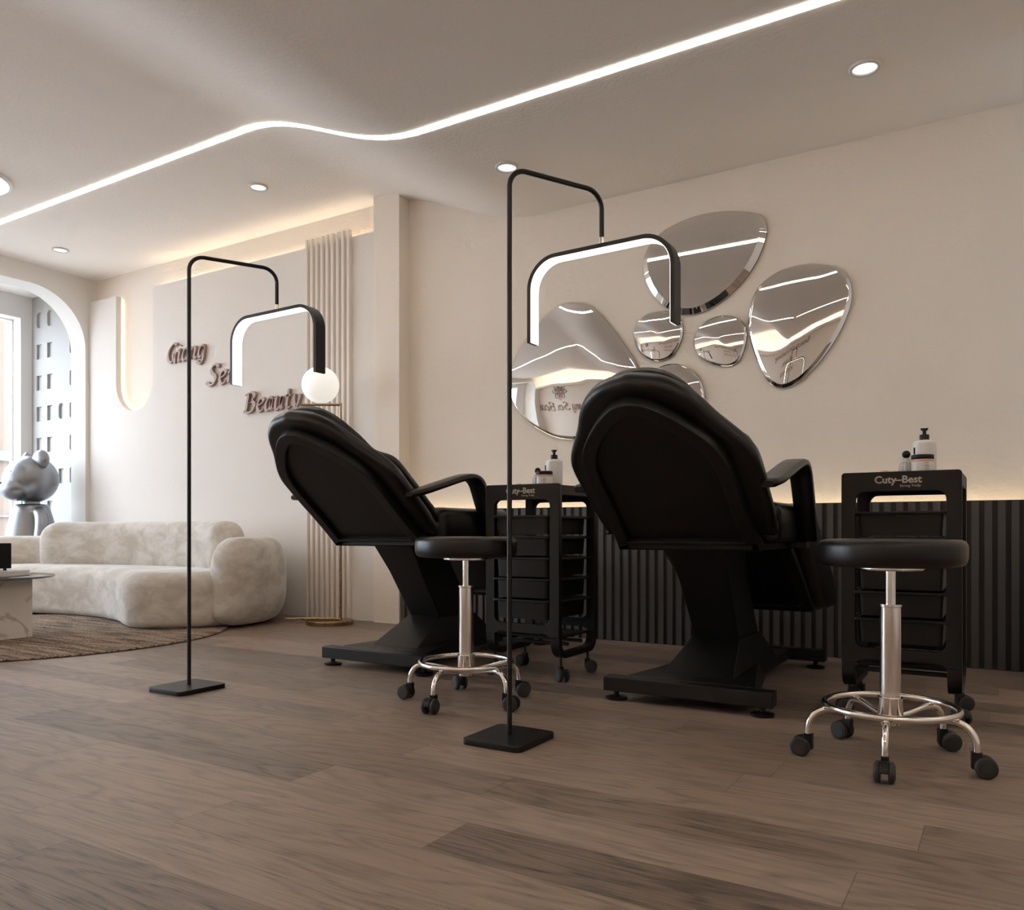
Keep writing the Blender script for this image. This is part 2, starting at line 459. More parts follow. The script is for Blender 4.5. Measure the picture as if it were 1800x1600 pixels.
M_STRIP = emit('strip_light', (1.0, 0.91, 0.80), STRIP_E)
M_HALF = emit('half_moon_diffuser', (1.0, 0.95, 0.88), HALF_E)
M_DOWN = emit('downlight_diffuser', (0.95, 0.98, 1.0), 0.82)
M_GLOBE = emit('opal_globe', (1.0, 0.95, 0.88), 0.55)
M_COVE = emit('warm_led', (1.0, 0.76, 0.46), COVE_E)
M_NICHE = emit('warm_led_niche', (1.0, 0.84, 0.62), 26.0)
M_COVE2 = emit('warm_led_bright', (1.0, 0.85, 0.64), 15.0)
M_DISC = emit('ceiling_disc', (1.0, 0.90, 0.75), 2.5)
M_CLAD = simple('salmon_cladding', (0.150, 0.107, 0.080), 0.8, var=0.1)
M_CLADW = simple('pale_band', (0.15, 0.145, 0.15), 0.8)
M_EXT = simple('exterior_paving', (0.40, 0.38, 0.36), 0.9)

# ------------------------------------------------------------------ setting
XL, XR, YB, YW = -7.65, 2.6, -2.4, 4.677
def st(o): o['kind'] = 'structure'; return o

st(MB().box(-9.0, XR, YB, 4.9, -0.08, 0).build('floor', M_FLOOR, smooth=0))

def zc(x):
    if x >= -2.62: return 2.778
    if x <= -3.98: return 3.135
    f = (-2.62 - x) / 1.36
    return 2.778 + 0.357 * (1 - math.cos(PI * f)) / 2
xs = [-9.05, -7.9, -6, -4.3] + [-3.98 + 1.36 * i / 40 for i in range(41)] + [-1, 1, XR]
m = MB()
m.rings([[(x, YB, zc(x)) for x in xs] + [(x, YB, 3.3) for x in reversed(xs)], [(x, 4.75, zc(x)) for x in xs] + [(x, 4.75, 3.3) for x in reversed(xs)]])
st(m.build('ceiling', M_CEIL, smooth=60))

# back wall behind everything; pillar; raised panel with a U shaped notch
st(MB().box(-7.9, 0.3, YW, 4.85, 0, 3.2).build('wall_back', M_WALL, smooth=0))
st(MB().box(-3.972, -3.731, 4.557, YW + 0.01, 0, 3.14).build('wall_pillar', M_WALL, smooth=0))
U0, U1, UZ = -7.21, -6.645, 2.905
cx, rr = (U0 + U1) / 2, (U1 - U0) / 2
notch = [(cx + rr * math.cos(a), 2.075 + rr * math.sin(a)) for a in [PI + PI * i / 24 for i in range(25)]]
ol = [(-7.65, 0), (-3.972, 0), (-3.972, UZ), (U1, UZ)] + list(reversed(notch)) + [(U0, UZ), (-7.65, UZ)]
o = plate('wall_panel', [ol], 0.054, M_PANEL, MY(4.627)); st(o)
o.name = 'trim_1'
m = MB()
for i in range(9):
    x = -4.69 + 0.0545 * i
    pr = [(x, 4.601), (x, 4.576), (x + 0.004, 4.570), (x + 0.026, 4.570), (x + 0.031, 4.576), (x + 0.031, 4.601)]
    m.rings([[(a, b, 0.0) for a, b in pr], [(a, b, 2.955) for a, b in pr]])
st(m.build('trim_2', M_FLUTE, smooth=20))
# dark slatted wainscot with a slot for light behind its top
st(MB().box(-3.731, 0.084, 4.581, 4.600, 0, 0.826).build('trim_3', M_SLATB, smooth=0))
m = MB()
x = -3.722
while x < 0.06:
    m.box(x, x + 0.0325, 4.567, 4.582, 0.0, 0.824); x += 0.056
st(m.build('trim_4', M_SLAT, smooth=0))
# right pilaster
st(MB().box(0.0855, 0.34, 4.02, YW + 0.01, 0, 2.80).build('wall_right', M_WALL2, smooth=0))
st(MB().box(0.30, XR, YW, 4.85, 0, 3.2).build('wall_rear', M_WALL, smooth=0))
st(MB().box(XR, XR + 0.12, YB, 4.85, 0, 3.2).build('wall_side', M_WALL2, smooth=0))
st(MB().box(-9.0, XR, YB - 0.12, YB, 0, 3.2).build('wall_front', M_WALL, smooth=0))

# left wall with two rounded openings
def opening(y0, y1): return rrect(y0, y1, -0.3, 2.958, 0.5, 14, rs=(0, 0, 0.52, 0.52))
o = plate('wall_left', [[(YB, -0.3), (YW, -0.3), (YW, 3.2), (YB, 3.2)], opening(1.75, 4.563), opening(-2.0, 1.2)], 0.246, M_WALL2, MX(-7.773))
st(o)
# bay behind it: perforated side panel, window wall, windows
holes = []
for z in (2.80, 2.474, 2.146, 1.82, 1.492):
    for x in (-8.70, -8.50):
        if z == 2.80: holes.append(rrect(x, x + 0.095, z, z + 0.165, 0.04, 6))
        else: holes.append([(x, z), (x + 0.095, z), (x + 0.095, z + 0.155), (x, z + 0.155)])
holes.append(rrect(-8.29, -8.20, 1.82, 1.98, 0.04, 6))
holes.append([(-8.29, 1.16), (-8.20, 1.16), (-8.20, 1.31), (-8.29, 1.31)])
for z in (2.474, 2.146, 1.82, 1.492, 1.16): holes.append(rrect(-8.09, -8.0, z, z + 0.155, 0.02, 4))
for x in (-8.70, -8.50): holes.append([(x, 1.16), (x + 0.095, 1.16), (x + 0.095, 1.31), (x, 1.31)])
holes.append([(-8.50, 0.83), (-8.405, 0.83), (-8.405, 0.985), (-8.50, 0.985)])
o = plate('perforated_panel', [[(-8.79, 0.005), (-7.89, 0.005), (-7.89, 3.13), (-8.79, 3.13)]] + holes, 0.022, M_BAY, MY(4.671)); o.name = 'trim_5'; st(o)
st(MB().box(-9.0, -7.9, 4.683, 4.85, 0, 3.2).build('wall_bay', M_BAY, smooth=0))
o = plate('wall_window', [[(YB, 0), (4.9, 0), (4.9, 3.25), (YB, 3.25)], [(1.85, 0.32), (4.545, 0.32), (4.545, 2.90), (1.85, 2.90)], [(-1.7, 0.32), (1.0, 0.32), (1.0, 2.90), (-1.7, 2.90)]], 0.21, M_WALL2, MX(-8.895))
st(o)
for i, (a, b) in enumerate(((1.85, 4.545), (-1.7, 1.0))):
    fr = plate('window_%d' % (i + 1), [[(a, 0.32), (b, 0.32), (b, 2.90), (a, 2.90)], rrect(a + 0.015, (a + b) / 2 - 0.025, 0.34, 2.885, 0), rrect((a + b) / 2 + 0.025, b - 0.015, 0.34, 2.885, 0)], 0.05, M_TRIMW, MX(-8.96))
    st(fr)
    MB().box(-8.963, -8.957, a + 0.01, b - 0.01, 0.33, 2.89).build('pane', M_GLASS, fr, smooth=0)

# outside
st(MB().box(-22, -9.05, -9, 16, -0.2, -0.1).build('ground_outside', M_EXT, smooth=0))
e = empty('neighbouring_building', (-14.5, 7.5, -0.1), 'salmon coloured building with pale bands seen through the left window', 'building')
MB().box(-1.5, 0, -3.5, 5.5, 0, 5.2).build('facade', M_CLAD, e, smooth=0)
m = MB()
for z in (0.5, 1.0, 1.5): m.box(0, 0.05, -3.5, 5.5, z, z + 0.03)
m.box(0, 0.10, -3.5, 5.5, 1.95, 2.12).box(0, 0.14, -3.55, 5.55, 5.0, 5.25)
m.build('cornice', M_CLADW, e, smooth=0)

# ------------------------------------------------------------------ lights in the room
def strip(name, pts, wd, label, th=0.004):
    """light line flush in the ceiling along pts (x, y)"""
    m = MB(); rs = []
    n = len(pts)
    for i, (x, y) in enumerate(pts):
        a = Vector(pts[max(i - 1, 0)]); b = Vector(pts[min(i + 1, n - 1)]); d = (b - a).normalized(); s = Vector((-d.y, d.x)) * wd / 2
        z = zc(x)
        rs.append([(x - s.x, y - s.y, z + 0.01), (x + s.x, y + s.y, z + 0.01), (x + s.x, y + s.y, z - th), (x - s.x, y - s.y, z - th)])
    m.rings(rs)
    return tag(m.build(name, M_STRIP, smooth=0), label, 'ceiling light', None)
def line(x0, x1, y): return [(x0 + (x1 - x0) * i / 90, y) for i in range(91)]
strip('linear_ceiling_light', line(-7.6, 2.5, 3.375), 0.047, 'long white light line crossing the whole ceiling and bending over the step')
strip('linear_ceiling_light', line(-7.4, 2.5, 1.1), 0.045, 'second light line on the ceiling, seen only in the wall mirrors')
strip('linear_ceiling_light', [(0.7, -2.2 + 4.2 * i / 20) for i in range(21)], 0.045, 'light line across the ceiling at right, seen only in the wall mirrors')

d0 = None
dl = [(-0.539, 3.957, 'round downlight with pale rim at the far right of the ceiling'), (-2.45, 3.965, 'round downlight beside the top of the nearer half moon lamp'),
      (-4.55, 3.986, 'round downlight on the raised ceiling above the brass floor lamp'), (-7.05, 3.98, 'round downlight nearest the rounded wall opening')]
for x, y, lab in dl:
    if d0 is None:
        e = empty('downlight', (0, 0, 0), lab, 'ceiling light', 'round ceiling downlights'); d0 = e
        m = MB(); m.lathe([(0.052, -0.002), (0.054, -0.010), (0.062, -0.012), (0.068, -0.006), (0.068, 0.002), (0.052, 0.002)], n=40, cap=False)
        m.v, m.f = m.v, m.f
        m.build('rim', M_RIM, e, smooth=60)
        MB().lathe([(0.0525, 0.004), (0.0525, -0.004), (0.03, -0.005), (0.001, -0.005)], n=40).build('diffuser', M_DOWN, e, smooth=60)
    else:
        e = copy_tree(d0); e['label'] = lab
    e.location = (x, y, zc(x) - 0.001)

# large disc lamp on the ceiling at the left edge
e = empty('round_ceiling_lamp', (-6.176, 2.80, 3.135), 'large round glowing ceiling lamp cut by the left edge of the picture', 'ceiling light')
MB().lathe([(0.275, 0.0), (0.28, -0.022), (0.295, -0.025), (0.30, -0.020), (0.302, 0.0)], n=64).build('rim', M_TRIMW, e, smooth=50)
MB().lathe([(0.28, -0.01), (0.278, -0.024), (0.15, -0.026), (0.002, -0.026)], n=64).build('diffuser', M_DISC, e, smooth=60)

# warm concealed strips
tag(MB().box(-3.72, 0.08, 4.61, 4.63, 0.765, 0.775).build('warm_light_strip', M_COVE), 'warm light strip glowing behind the top of the dark slatted wainscot', 'strip light')
tag(MB().box(-6.62, -3.98, 4.660, 4.672, 2.885, 2.893).build('warm_light_strip', M_COVE2), 'warm light strip hidden behind the top of the lettered wall panel', 'strip light')
nt2 = [(U0 - 0.032, 2.885)] + [(cx + (rr + 0.032) * math.cos(a), 2.075 + (rr + 0.032) * math.sin(a)) for a in [PI + PI * 0.55 * i / 20 for i in range(21)]]
m = MB(); m.tube([(x, 4.6605, z) for x, z in nt2], 0.004, 6)
tag(m.build('warm_light_strip', M_NICHE), 'warm light strip following the left edge of the U shaped wall niche', 'strip light')

st(MB().box(-7.6, XR, YB, YB + 0.32, 2.50, 2.55).box(-7.6, XR, YB + 0.30, YB + 0.32, 2.54, 2.60).build('trim_6', M_WALL, smooth=0))
tag(MB().box(-7.5, XR - 0.1, YB + 0.24, YB + 0.28, 2.552, 2.560).build('warm_light_strip', emit('cove_light', (1.0, 0.86, 0.70), 105.0)), 'warm light strip on the ledge of the opposite wall, reflected in the largest mirror', 'strip light')

st(MB().box(XR - 0.16, XR, YB + 0.2, 4.6, 2.46, 2.51).build('trim_7', M_WALL, smooth=0))  # out of view ledge, added to carry the side fill strip
tag(MB().box(XR - 0.09, XR - 0.05, YB + 0.3, 4.5, 2.512, 2.520).build('warm_light_strip', emit('added_side_fill', (1.0, 0.86, 0.70), 14.0)), 'added fill light strip, unseen on the side wall beyond the right edge', 'strip light')  # invented strip out of view, added to brighten the right part of the ceiling

# ------------------------------------------------------------------ lettering drawn with a broad pen
GL = {
 'G': (0.66, [[(.56, .66), (.50, .74), (.34, .72), (.16, .54), (.08, .30), (.14, .08), (.30, .0), (.42, .10), (.48, .30)], [(.34, .33), (.48, .36), (.60, .34)], [(.50, .34), (.50, .10), (.52, -.06)]]),
 'i': (0.26, [[(.04, .40), (.12, .47), (.11, .30), (.09, .08), (.14, .0), (.24, .08)], [(.13, .62), (.15, .66)]]),
 'a': (0.46, [[(.36, .44), (.24, .48), (.10, .34), (.06, .12), (.14, .0), (.26, .08), (.36, .40)], [(.37, .46), (.34, .20), (.35, .03), (.44, .07)]]),
 'n': (0.50, [[(.02, .40), (.10, .46), (.09, .24), (.07, .0)], [(.09, .26), (.20, .43), (.31, .46), (.34, .34), (.31, .10), (.36, .0), (.47, .08)]]),
 'g': (0.46, [[(.36, .44), (.24, .48), (.10, .34), (.06, .14), (.14, .02), (.26, .10), (.36, .42)], [(.37, .46), (.35, .16), (.32, -.12), (.20, -.24), (.06, -.18), (.02, -.10)]]),
 'S': (0.56, [[(.52, .62), (.44, .73), (.28, .72), (.18, .58), (.24, .44), (.38, .33), (.42, .18), (.32, .03), (.14, .0), (.02, .10), (-.04, .04)]]),
 'e': (0.42, [[(.10, .22), (.24, .27), (.35, .38), (.28, .48), (.15, .42), (.07, .22), (.12, .04), (.24, .0), (.38, .10)]]),
 'B': (0.60, [[(.16, .72), (.14, .40), (.10, .02)], [(.0, .66), (.14, .72), (.36, .75), (.48, .62), (.38, .45), (.18, .38)], [(.20, .39), (.42, .38), (.52, .22), (.40, .03), (.16, -.01), (.0, .05)]]),
 'u': (0.50, [[(.02, .40), (.10, .46), (.08, .22), (.10, .03), (.20, .0), (.34, .20), (.37, .46)], [(.38, .47), (.36, .16), (.38, .02), (.47, .07)]]),
 't': (0.34, [[(.18, .72), (.15, .40), (.13, .10), (.18, .0), (.30, .07)], [(.0, .46), (.14, .47), (.30, .48)]]),
 'y': (0.46, [[(.02, .42), (.10, .46), (.12, .24), (.20, .06), (.26, .06)], [(.40, .48), (.34, .22), (.24, -.02), (.10, -.22), (.0, -.20)]]),
 ' ': (0.3, []),
}
def pen_text(s, h, th, nib=0.066, base=0.024, slant=0.12):
    """returns MB in x (right) z (up) plane, thickness in y"""
    m = MB(); cur = 0
    na = math.radians(38)
    for ch in s:
        adv, strokes = GL[ch]
        for stt in strokes:
            pts = catmull([(a, b) for a, b in stt], 7)
            n = len(pts); L_ = []; R_ = []
            for i, p in enumerate(pts):
                t = (pts[min(i + 1, n - 1)] - pts[max(i - 1, 0)]); t = t.normalized() if t.length else Vector((1, 0))
                nb = Vector((math.cos(na), math.sin(na))) * nib; pr = Vector((-t.y, t.x))
                wdt = abs(nb.dot(pr)); wdt = max(base, wdt)
                f = min(1, 0.45 + i / 4, 0.45 + (n - 1 - i) / 3.0)
                L_.append(p + pr * wdt * f); R_.append(p - pr * wdt * f)
            rs = []
            for a, b in zip(L_, R_):
                q = []
                for v, yy in ((a, -th), (a, 0), (b, 0), (b, -th)):
                    q.append(((cur + v.x + v.y * slant) * h, yy, v.y * h))
                rs.append(q)
            m.rings(rs)
        cur += adv
    return m, cur * h

def wall_word(s, x, z, wid, th, label, y=4.60, flip=False, hk=None):
    h0 = 1.0; mm, W = pen_text(s, 1.0, 1.0)
    h = wid / W; hh = hk or h
    v = []
    for p in mm.v:
        v.append((p[0] * h, p[1] * th, p[2] * hh))
    mm.v = v
    M = Matrix.Translation((x, y, z)) @ (Matrix.Rotation(PI, 4, 'Z') if flip else Matrix())
    mm.xf(M)
    o = mm.build('wall_lettering', M_BRONZE, smooth=30)
    return tag(o, label, 'sign', 'raised bronze words on the wall')
wall_word('Giang', -6.42, 2.178, 0.53, 0.028, 'raised bronze word Giang, highest of the words on the back wall', hk=0.215)
wall_word('Sen', -5.87, 1.925, 0.385, 0.028, 'raised bronze word Sen, middle of the three on the back wall', hk=0.23)
wall_word('Beauty', -5.40, 1.655, 0.66, 0.028, 'raised bronze word Beauty, partly behind the farther treatment chair', hk=0.215)

# ------------------------------------------------------------------ mirrors
def mirror(pts, org, sc, dome, bevel_w, label, Y=4.672, th=0.02, flat=False, tilt=0):
    px = catmull([(org[0] + a * sc, org[1] + b * sc) for a, b in pts], 6, closed=True)
    ol = ccw([on_y(p[0], p[1], Y - th) for p in px])
    cx = sum(p[0] for p in ol) / len(ol); cz = sum(p[1] for p in ol) / len(ol)
    ol = [(a - cx, b - cz) for a, b in ol]
    e = empty('wall_mirror', (cx, Y, cz), label, 'mirror', 'pebble shaped wall mirrors')
    # backing board
    m = MB(); m.rings([[(a, 0, b) for a, b in ol], [(a, -0.008, b) for a, b in ol]])
    m.build('backing', M_MEDGE, e, smooth=30)
    m = MB(); inner = inset2(ol, bevel_w)
    rs = [[(a, -0.008, b) for a, b in ol], [(a, -0.010, b) for a, b in inset2(ol, 0.001)], [(a, -th + 0.001, b) for a, b in inner]]
    m.rings(rs, cap=False)
    m.build('bevelled_edge', M_MIRROR, e, smooth=25 if flat else 50)
    m = MB(); rs = [[(a, -th + 0.001, b) for a, b in inner]]
    for f in (0.97, 0.92, 0.85, 0.76, 0.66, 0.55, 0.44, 0.33, 0.22, 0.11, 0.03):
        rs.append([(a * f, -th - dome * (1 - f * f) + 0.001, b * f) for a, b in inner])
    m.rings(rs, cap=False); m.add([(a * .03, -th - dome * (1 - .0009) + 0.001, b * .03) for a, b in inner], [tuple(range(len(inner)))])
    m.build('glass', M_MIRROR, e, smooth=180)
    return e
mirror([(700, 60), (810, 72), (910, 110), (1010, 195), (1100, 300), (1200, 425), (1300, 565), (1380, 690), (1430, 830), (1430, 980), (1370, 1120), (1260, 1260), (1120, 1400), (960, 1500), (800, 1550), (650, 1550), (520, 1530), (400, 1480), (250, 1390), (130, 1280), (50, 1150), (14, 1000), (25, 850), (60, 720), (120, 580), (200, 450), (300, 320), (400, 210), (500, 130), (600, 75)],
       (890, 520), .1625, 0.030, 0.02, 'largest pebble mirror, lowest on the wall, behind the lamp pole and the nearer chair')
mirror([(690, 480), (700, 420), (730, 370), (780, 320), (850, 280), (930, 250), (1020, 232), (1100, 228), (1190, 235), (1230, 255), (1250, 300), (1245, 350), (1225, 410), (1190, 480), (1140, 550), (1080, 610), (1020, 655), (950, 690), (900, 700), (850, 695), (790, 665), (740, 615), (705, 550)],
       (860, 280), .3889, 0.0, 0.035, 'topmost and widest pebble mirror, showing one white line in its grey glass', flat=True, th=0.03)
mirror([(1168, 720), (1180, 640), (1210, 580), (1260, 530), (1330, 490), (1410, 470), (1490, 467), (1560, 480), (1610, 515), (1635, 570), (1635, 640), (1610, 720), (1570, 800), (1510, 890), (1440, 970), (1380, 1015), (1320, 1035), (1270, 1015), (1230, 960), (1190, 860), (1172, 790)],
       (860, 280), .3889, 0.022, 0.022, 'rightmost pebble mirror, tall and pointed towards its foot')
mirror([(645, 790), (655, 750), (680, 715), (720, 690), (770, 683), (820, 690), (855, 715), (872, 750), (870, 800), (850, 850), (820, 890), (780, 910), (735, 910), (690, 885), (660, 845)],
       (860, 280), .3889, 0.016, 0.012, 'small pebble mirror just below the tip of the half moon lamp')
mirror([(918, 830), (925, 790), (950, 750), (990, 720), (1040, 703), (1090, 703), (1130, 720), (1155, 755), (1162, 800), (1150, 860), (1125, 910), (1080, 935), (1020, 930), (960, 905), (930, 875)],
       (860, 280), .3889, 0.016, 0.012, 'small pebble mirror in the middle of the group, left of the rightmost one')
mirror([(1149, 651), (1164, 642), (1181, 639), (1198, 641), (1215, 650), (1228, 663), (1235, 682), (1237.6, 699), (1236.5, 715), (1230, 740), (1212, 765), (1190, 777), (1170, 767), (1152, 740), (1142, 705), (1141, 672)],
       (0, 0), 1, 0.016, 0.012, 'small pebble mirror half hidden behind the head of the nearer chair')

# ------------------------------------------------------------------ casters (shared by stools and trolleys)
def add_caster(parent, x, y, ang, r=0.027, stem_top=0.09, off=0.02):
    """swivel caster whose wheels trail outwards in direction ang"""
    d = Vector((math.cos(ang), math.sin(ang), 0)); a = Vector((-d.y, d.x, 0)); c = Vector((x, y, 0)) + d * off; c.z = r
    m = MB()
    n = 14; prof = []
    for i in range(n + 1):
        t = PI * 0.02 + PI * 1.03 * i / n
        prof.append((math.cos(t) * (r + 0.001), math.sin(t) * (r + 0.001)))
    w2 = 0.0108
    # hood: half cylinder between the wheels plus block round the stem
    rs = [[c + d * p[0] + Vector((0, 0, p[1])) + a * s for p in prof] for s in (-w2, w2)]
    m.rings(rs)
    sx = Vector((x, y, 0)) - d * 0.002
    b0 = [sx + d * i + a * j for i, j in ((-0.012, -0.010), (0.014, -0.010), (0.014, 0.010), (-0.012, 0.010))]
    m.hexa([p + Vector((0, 0, r * 0.75)) for p in b0], [p + Vector((0, 0, r * 2 + 0.010)) for p in b0])
    ca = m.build('caster', M_PLAST, parent, smooth=35, bevel=0.0015)
    ms = MB().cyl((x, y, r * 2 + 0.004), (x, y, stem_top), 0.0055, 12)
    ms.build('stem', M_PLAST, ca)
    for s in (-1, 1):
        mw = MB().disc(c + a * (s * 0.0175), a, r, 0.015, 0.004, 28)
        mw.disc(c + a * (s * 0.0255), a, r * 0.72, 0.003, 0.001, 24)
        mw.build('wheel', M_RUBBER, ca, smooth=35)
    return ca

# ------------------------------------------------------------------ stools
def make_stool():
    e = empty('wheeled_stool', (0, 0, 0), 'x', 'stool', 'black and chrome wheeled stools')
    R, z0, z1 = 0.203, 0.573, 0.652
    prof = [(0.002, z0), (R - 0.03, z0), (R - 0.012, z0 + 0.004), (R - 0.003, z0 + 0.014), (R, z0 + 0.028), (R, z1 - 0.020), (R - 0.002, z1 - 0.012), (R - 0.008, z1 - 0.004), (R - 0.018, z1), (R - 0.06, z1 + 0.002), (0.002, z1 + 0.003)]
    MB().lathe(prof, n=64).build('seat', M_LEATHER, e, smooth=50)
    MB().lathe([(0.002, 0.562), (0.088, 0.562), (0.092, 0.566), (0.092, 0.574), (0.002, 0.574)], n=40).build('seat_plate', M_CHROME, e, smooth=30)
    MB().lathe([(0.0145, 0.45), (0.0145, 0.565)], n=24).build('gas_lift', M_CHROME, e, smooth=60)
    MB().lathe([(0.029, 0.17), (0.029, 0.452), (0.032, 0.454), (0.032, 0.461), (0.014, 0.462)], n=32).build('column', M_CHROME, e, smooth=40)
    MB().lathe([(0.026, 0.103), (0.030, 0.106), (0.030, 0.118), (0.035, 0.125), (0.034, 0.178), (0.035, 0.186), (0.029, 0.188)], n=32).build('hub', M_CHROME, e, smooth=40)
    m = MB().tube([(0.182 * math.cos(2 * PI * i / 64), 0.182 * math.sin(2 * PI * i / 64), 0.158) for i in range(64)], 0.0098, 14, closed=True)
    m.build('foot_ring', M_CHROME, e, smooth=80)
    for k in range(5):
        a = math.radians(-87 + 72 * k); dx, dy = math.cos(a), math.sin(a)
        path = catmull([(r * dx, r * dy, z) for r, z in ((0.025, 0.124), (0.08, 0.130), (0.14, 0.140), (0.178, 0.142), (0.207, 0.132), (0.226, 0.108), (0.232, 0.082), (0.232, 0.052))], 5)
        MB().tube(path, 0.0095, 12).build('leg', M_CHROME, e, smooth=80)
        add_caster(e, 0.232 * dx, 0.232 * dy, a + math.radians((0, 25, -30, 25, -20)[k]), r=0.029, stem_top=0.07, off=0.02)
    return e
s2 = make_stool(); s2.location = (-0.288, 2.628, 0); s2['label'] = 'black round stool on chrome casters in front of the right hand trolley'
s1 = copy_tree(s2); s1.location = (-1.822, 2.642, 0); s1['label'] = 'black round stool on chrome casters between the farther chair and the lamp pole'

# ------------------------------------------------------------------ half moon lamps
def make_halfmoon():
    e = empty('half_moon_lamp', (0, 0, 0), 'x', 'floor lamp', 'black half moon floor lamps')
    o = plate('base', [rrect(-0.108, 0.108, -0.118, 0.118, 0.022, 6)], 0.019, M_BLACK, Matrix.Translation((0.006, -0.012, 0.0095)), e, bevel=0.001)
    ax, ay = 0.1742, 0.3297
    zt = 1.857
    path = fillet([(0, 0, 0.010), (0, 0, zt), (ax, ay, zt), (ax, ay, 1.696)], 0.062, 10)
    MB().tube(path, 0.0082, 14).build('pole', M_BLACK, e, smooth=80)
    MB().cyl((ax, ay, 1.662), (ax, ay, 1.698), 0.0095, 16).build('connector', M_CHROME, e)
    # arch: rounded U section running down both sides
    dxx = Vector((1.0, -0.025, 0)).normalized()
    cxp = Vector((ax - 0.005, ay, 0))
    HW, zt2, zb, rc = 0.283, 1.669, 1.362, 0.115
    p2 = fillet([(-HW, zb, 0), (-HW, zt2, 0), (HW, zt2, 0), (HW, zb, 0)], rc, 12)
    side = Vector((0.025, 1, 0)).normalized()
    def arch(off0, off1, w0, w1, name, mat):
        pts = [(p.x, p.y) for p in p2]; n = len(pts); rs = []
        for i in range(n):
            a = Vector(pts[max(i - 1, 0)]); b = Vector(pts[min(i + 1, n - 1)]); t = (b - a).normalized(); nn = Vector((t.y, -t.x))  # towards the inside
            q = []
            for of, wv in ((off0, w0), (off1, w0), (off1, w1), (off0, w1)):
                c = Vector(pts[i]) + nn * of
                q.append(cxp + dxx * c.x + Vector((0, 0, c.y)) + side * wv)
            rs.append(q)
        return MB().rings(rs).build(name, mat, e, smooth=25)
    arch(0.0, 0.015, -0.028, 0.028, 'light_arch', M_BLACK)
    arch(0.0145, 0.0162, -0.0265, 0.0265, 'diffuser', M_HALF)
    return e
h2 = make_halfmoon(); h2.location = (-1.371, 2.235, 0); h2['label'] = 'black half moon lamp on a square base, nearer one in front of the mirrors'
h1 = copy_tree(h2); h1.location = (-2.981, 2.235, 0); h1['label'] = 'black half moon lamp on a square base, farther one in front of the sofa'

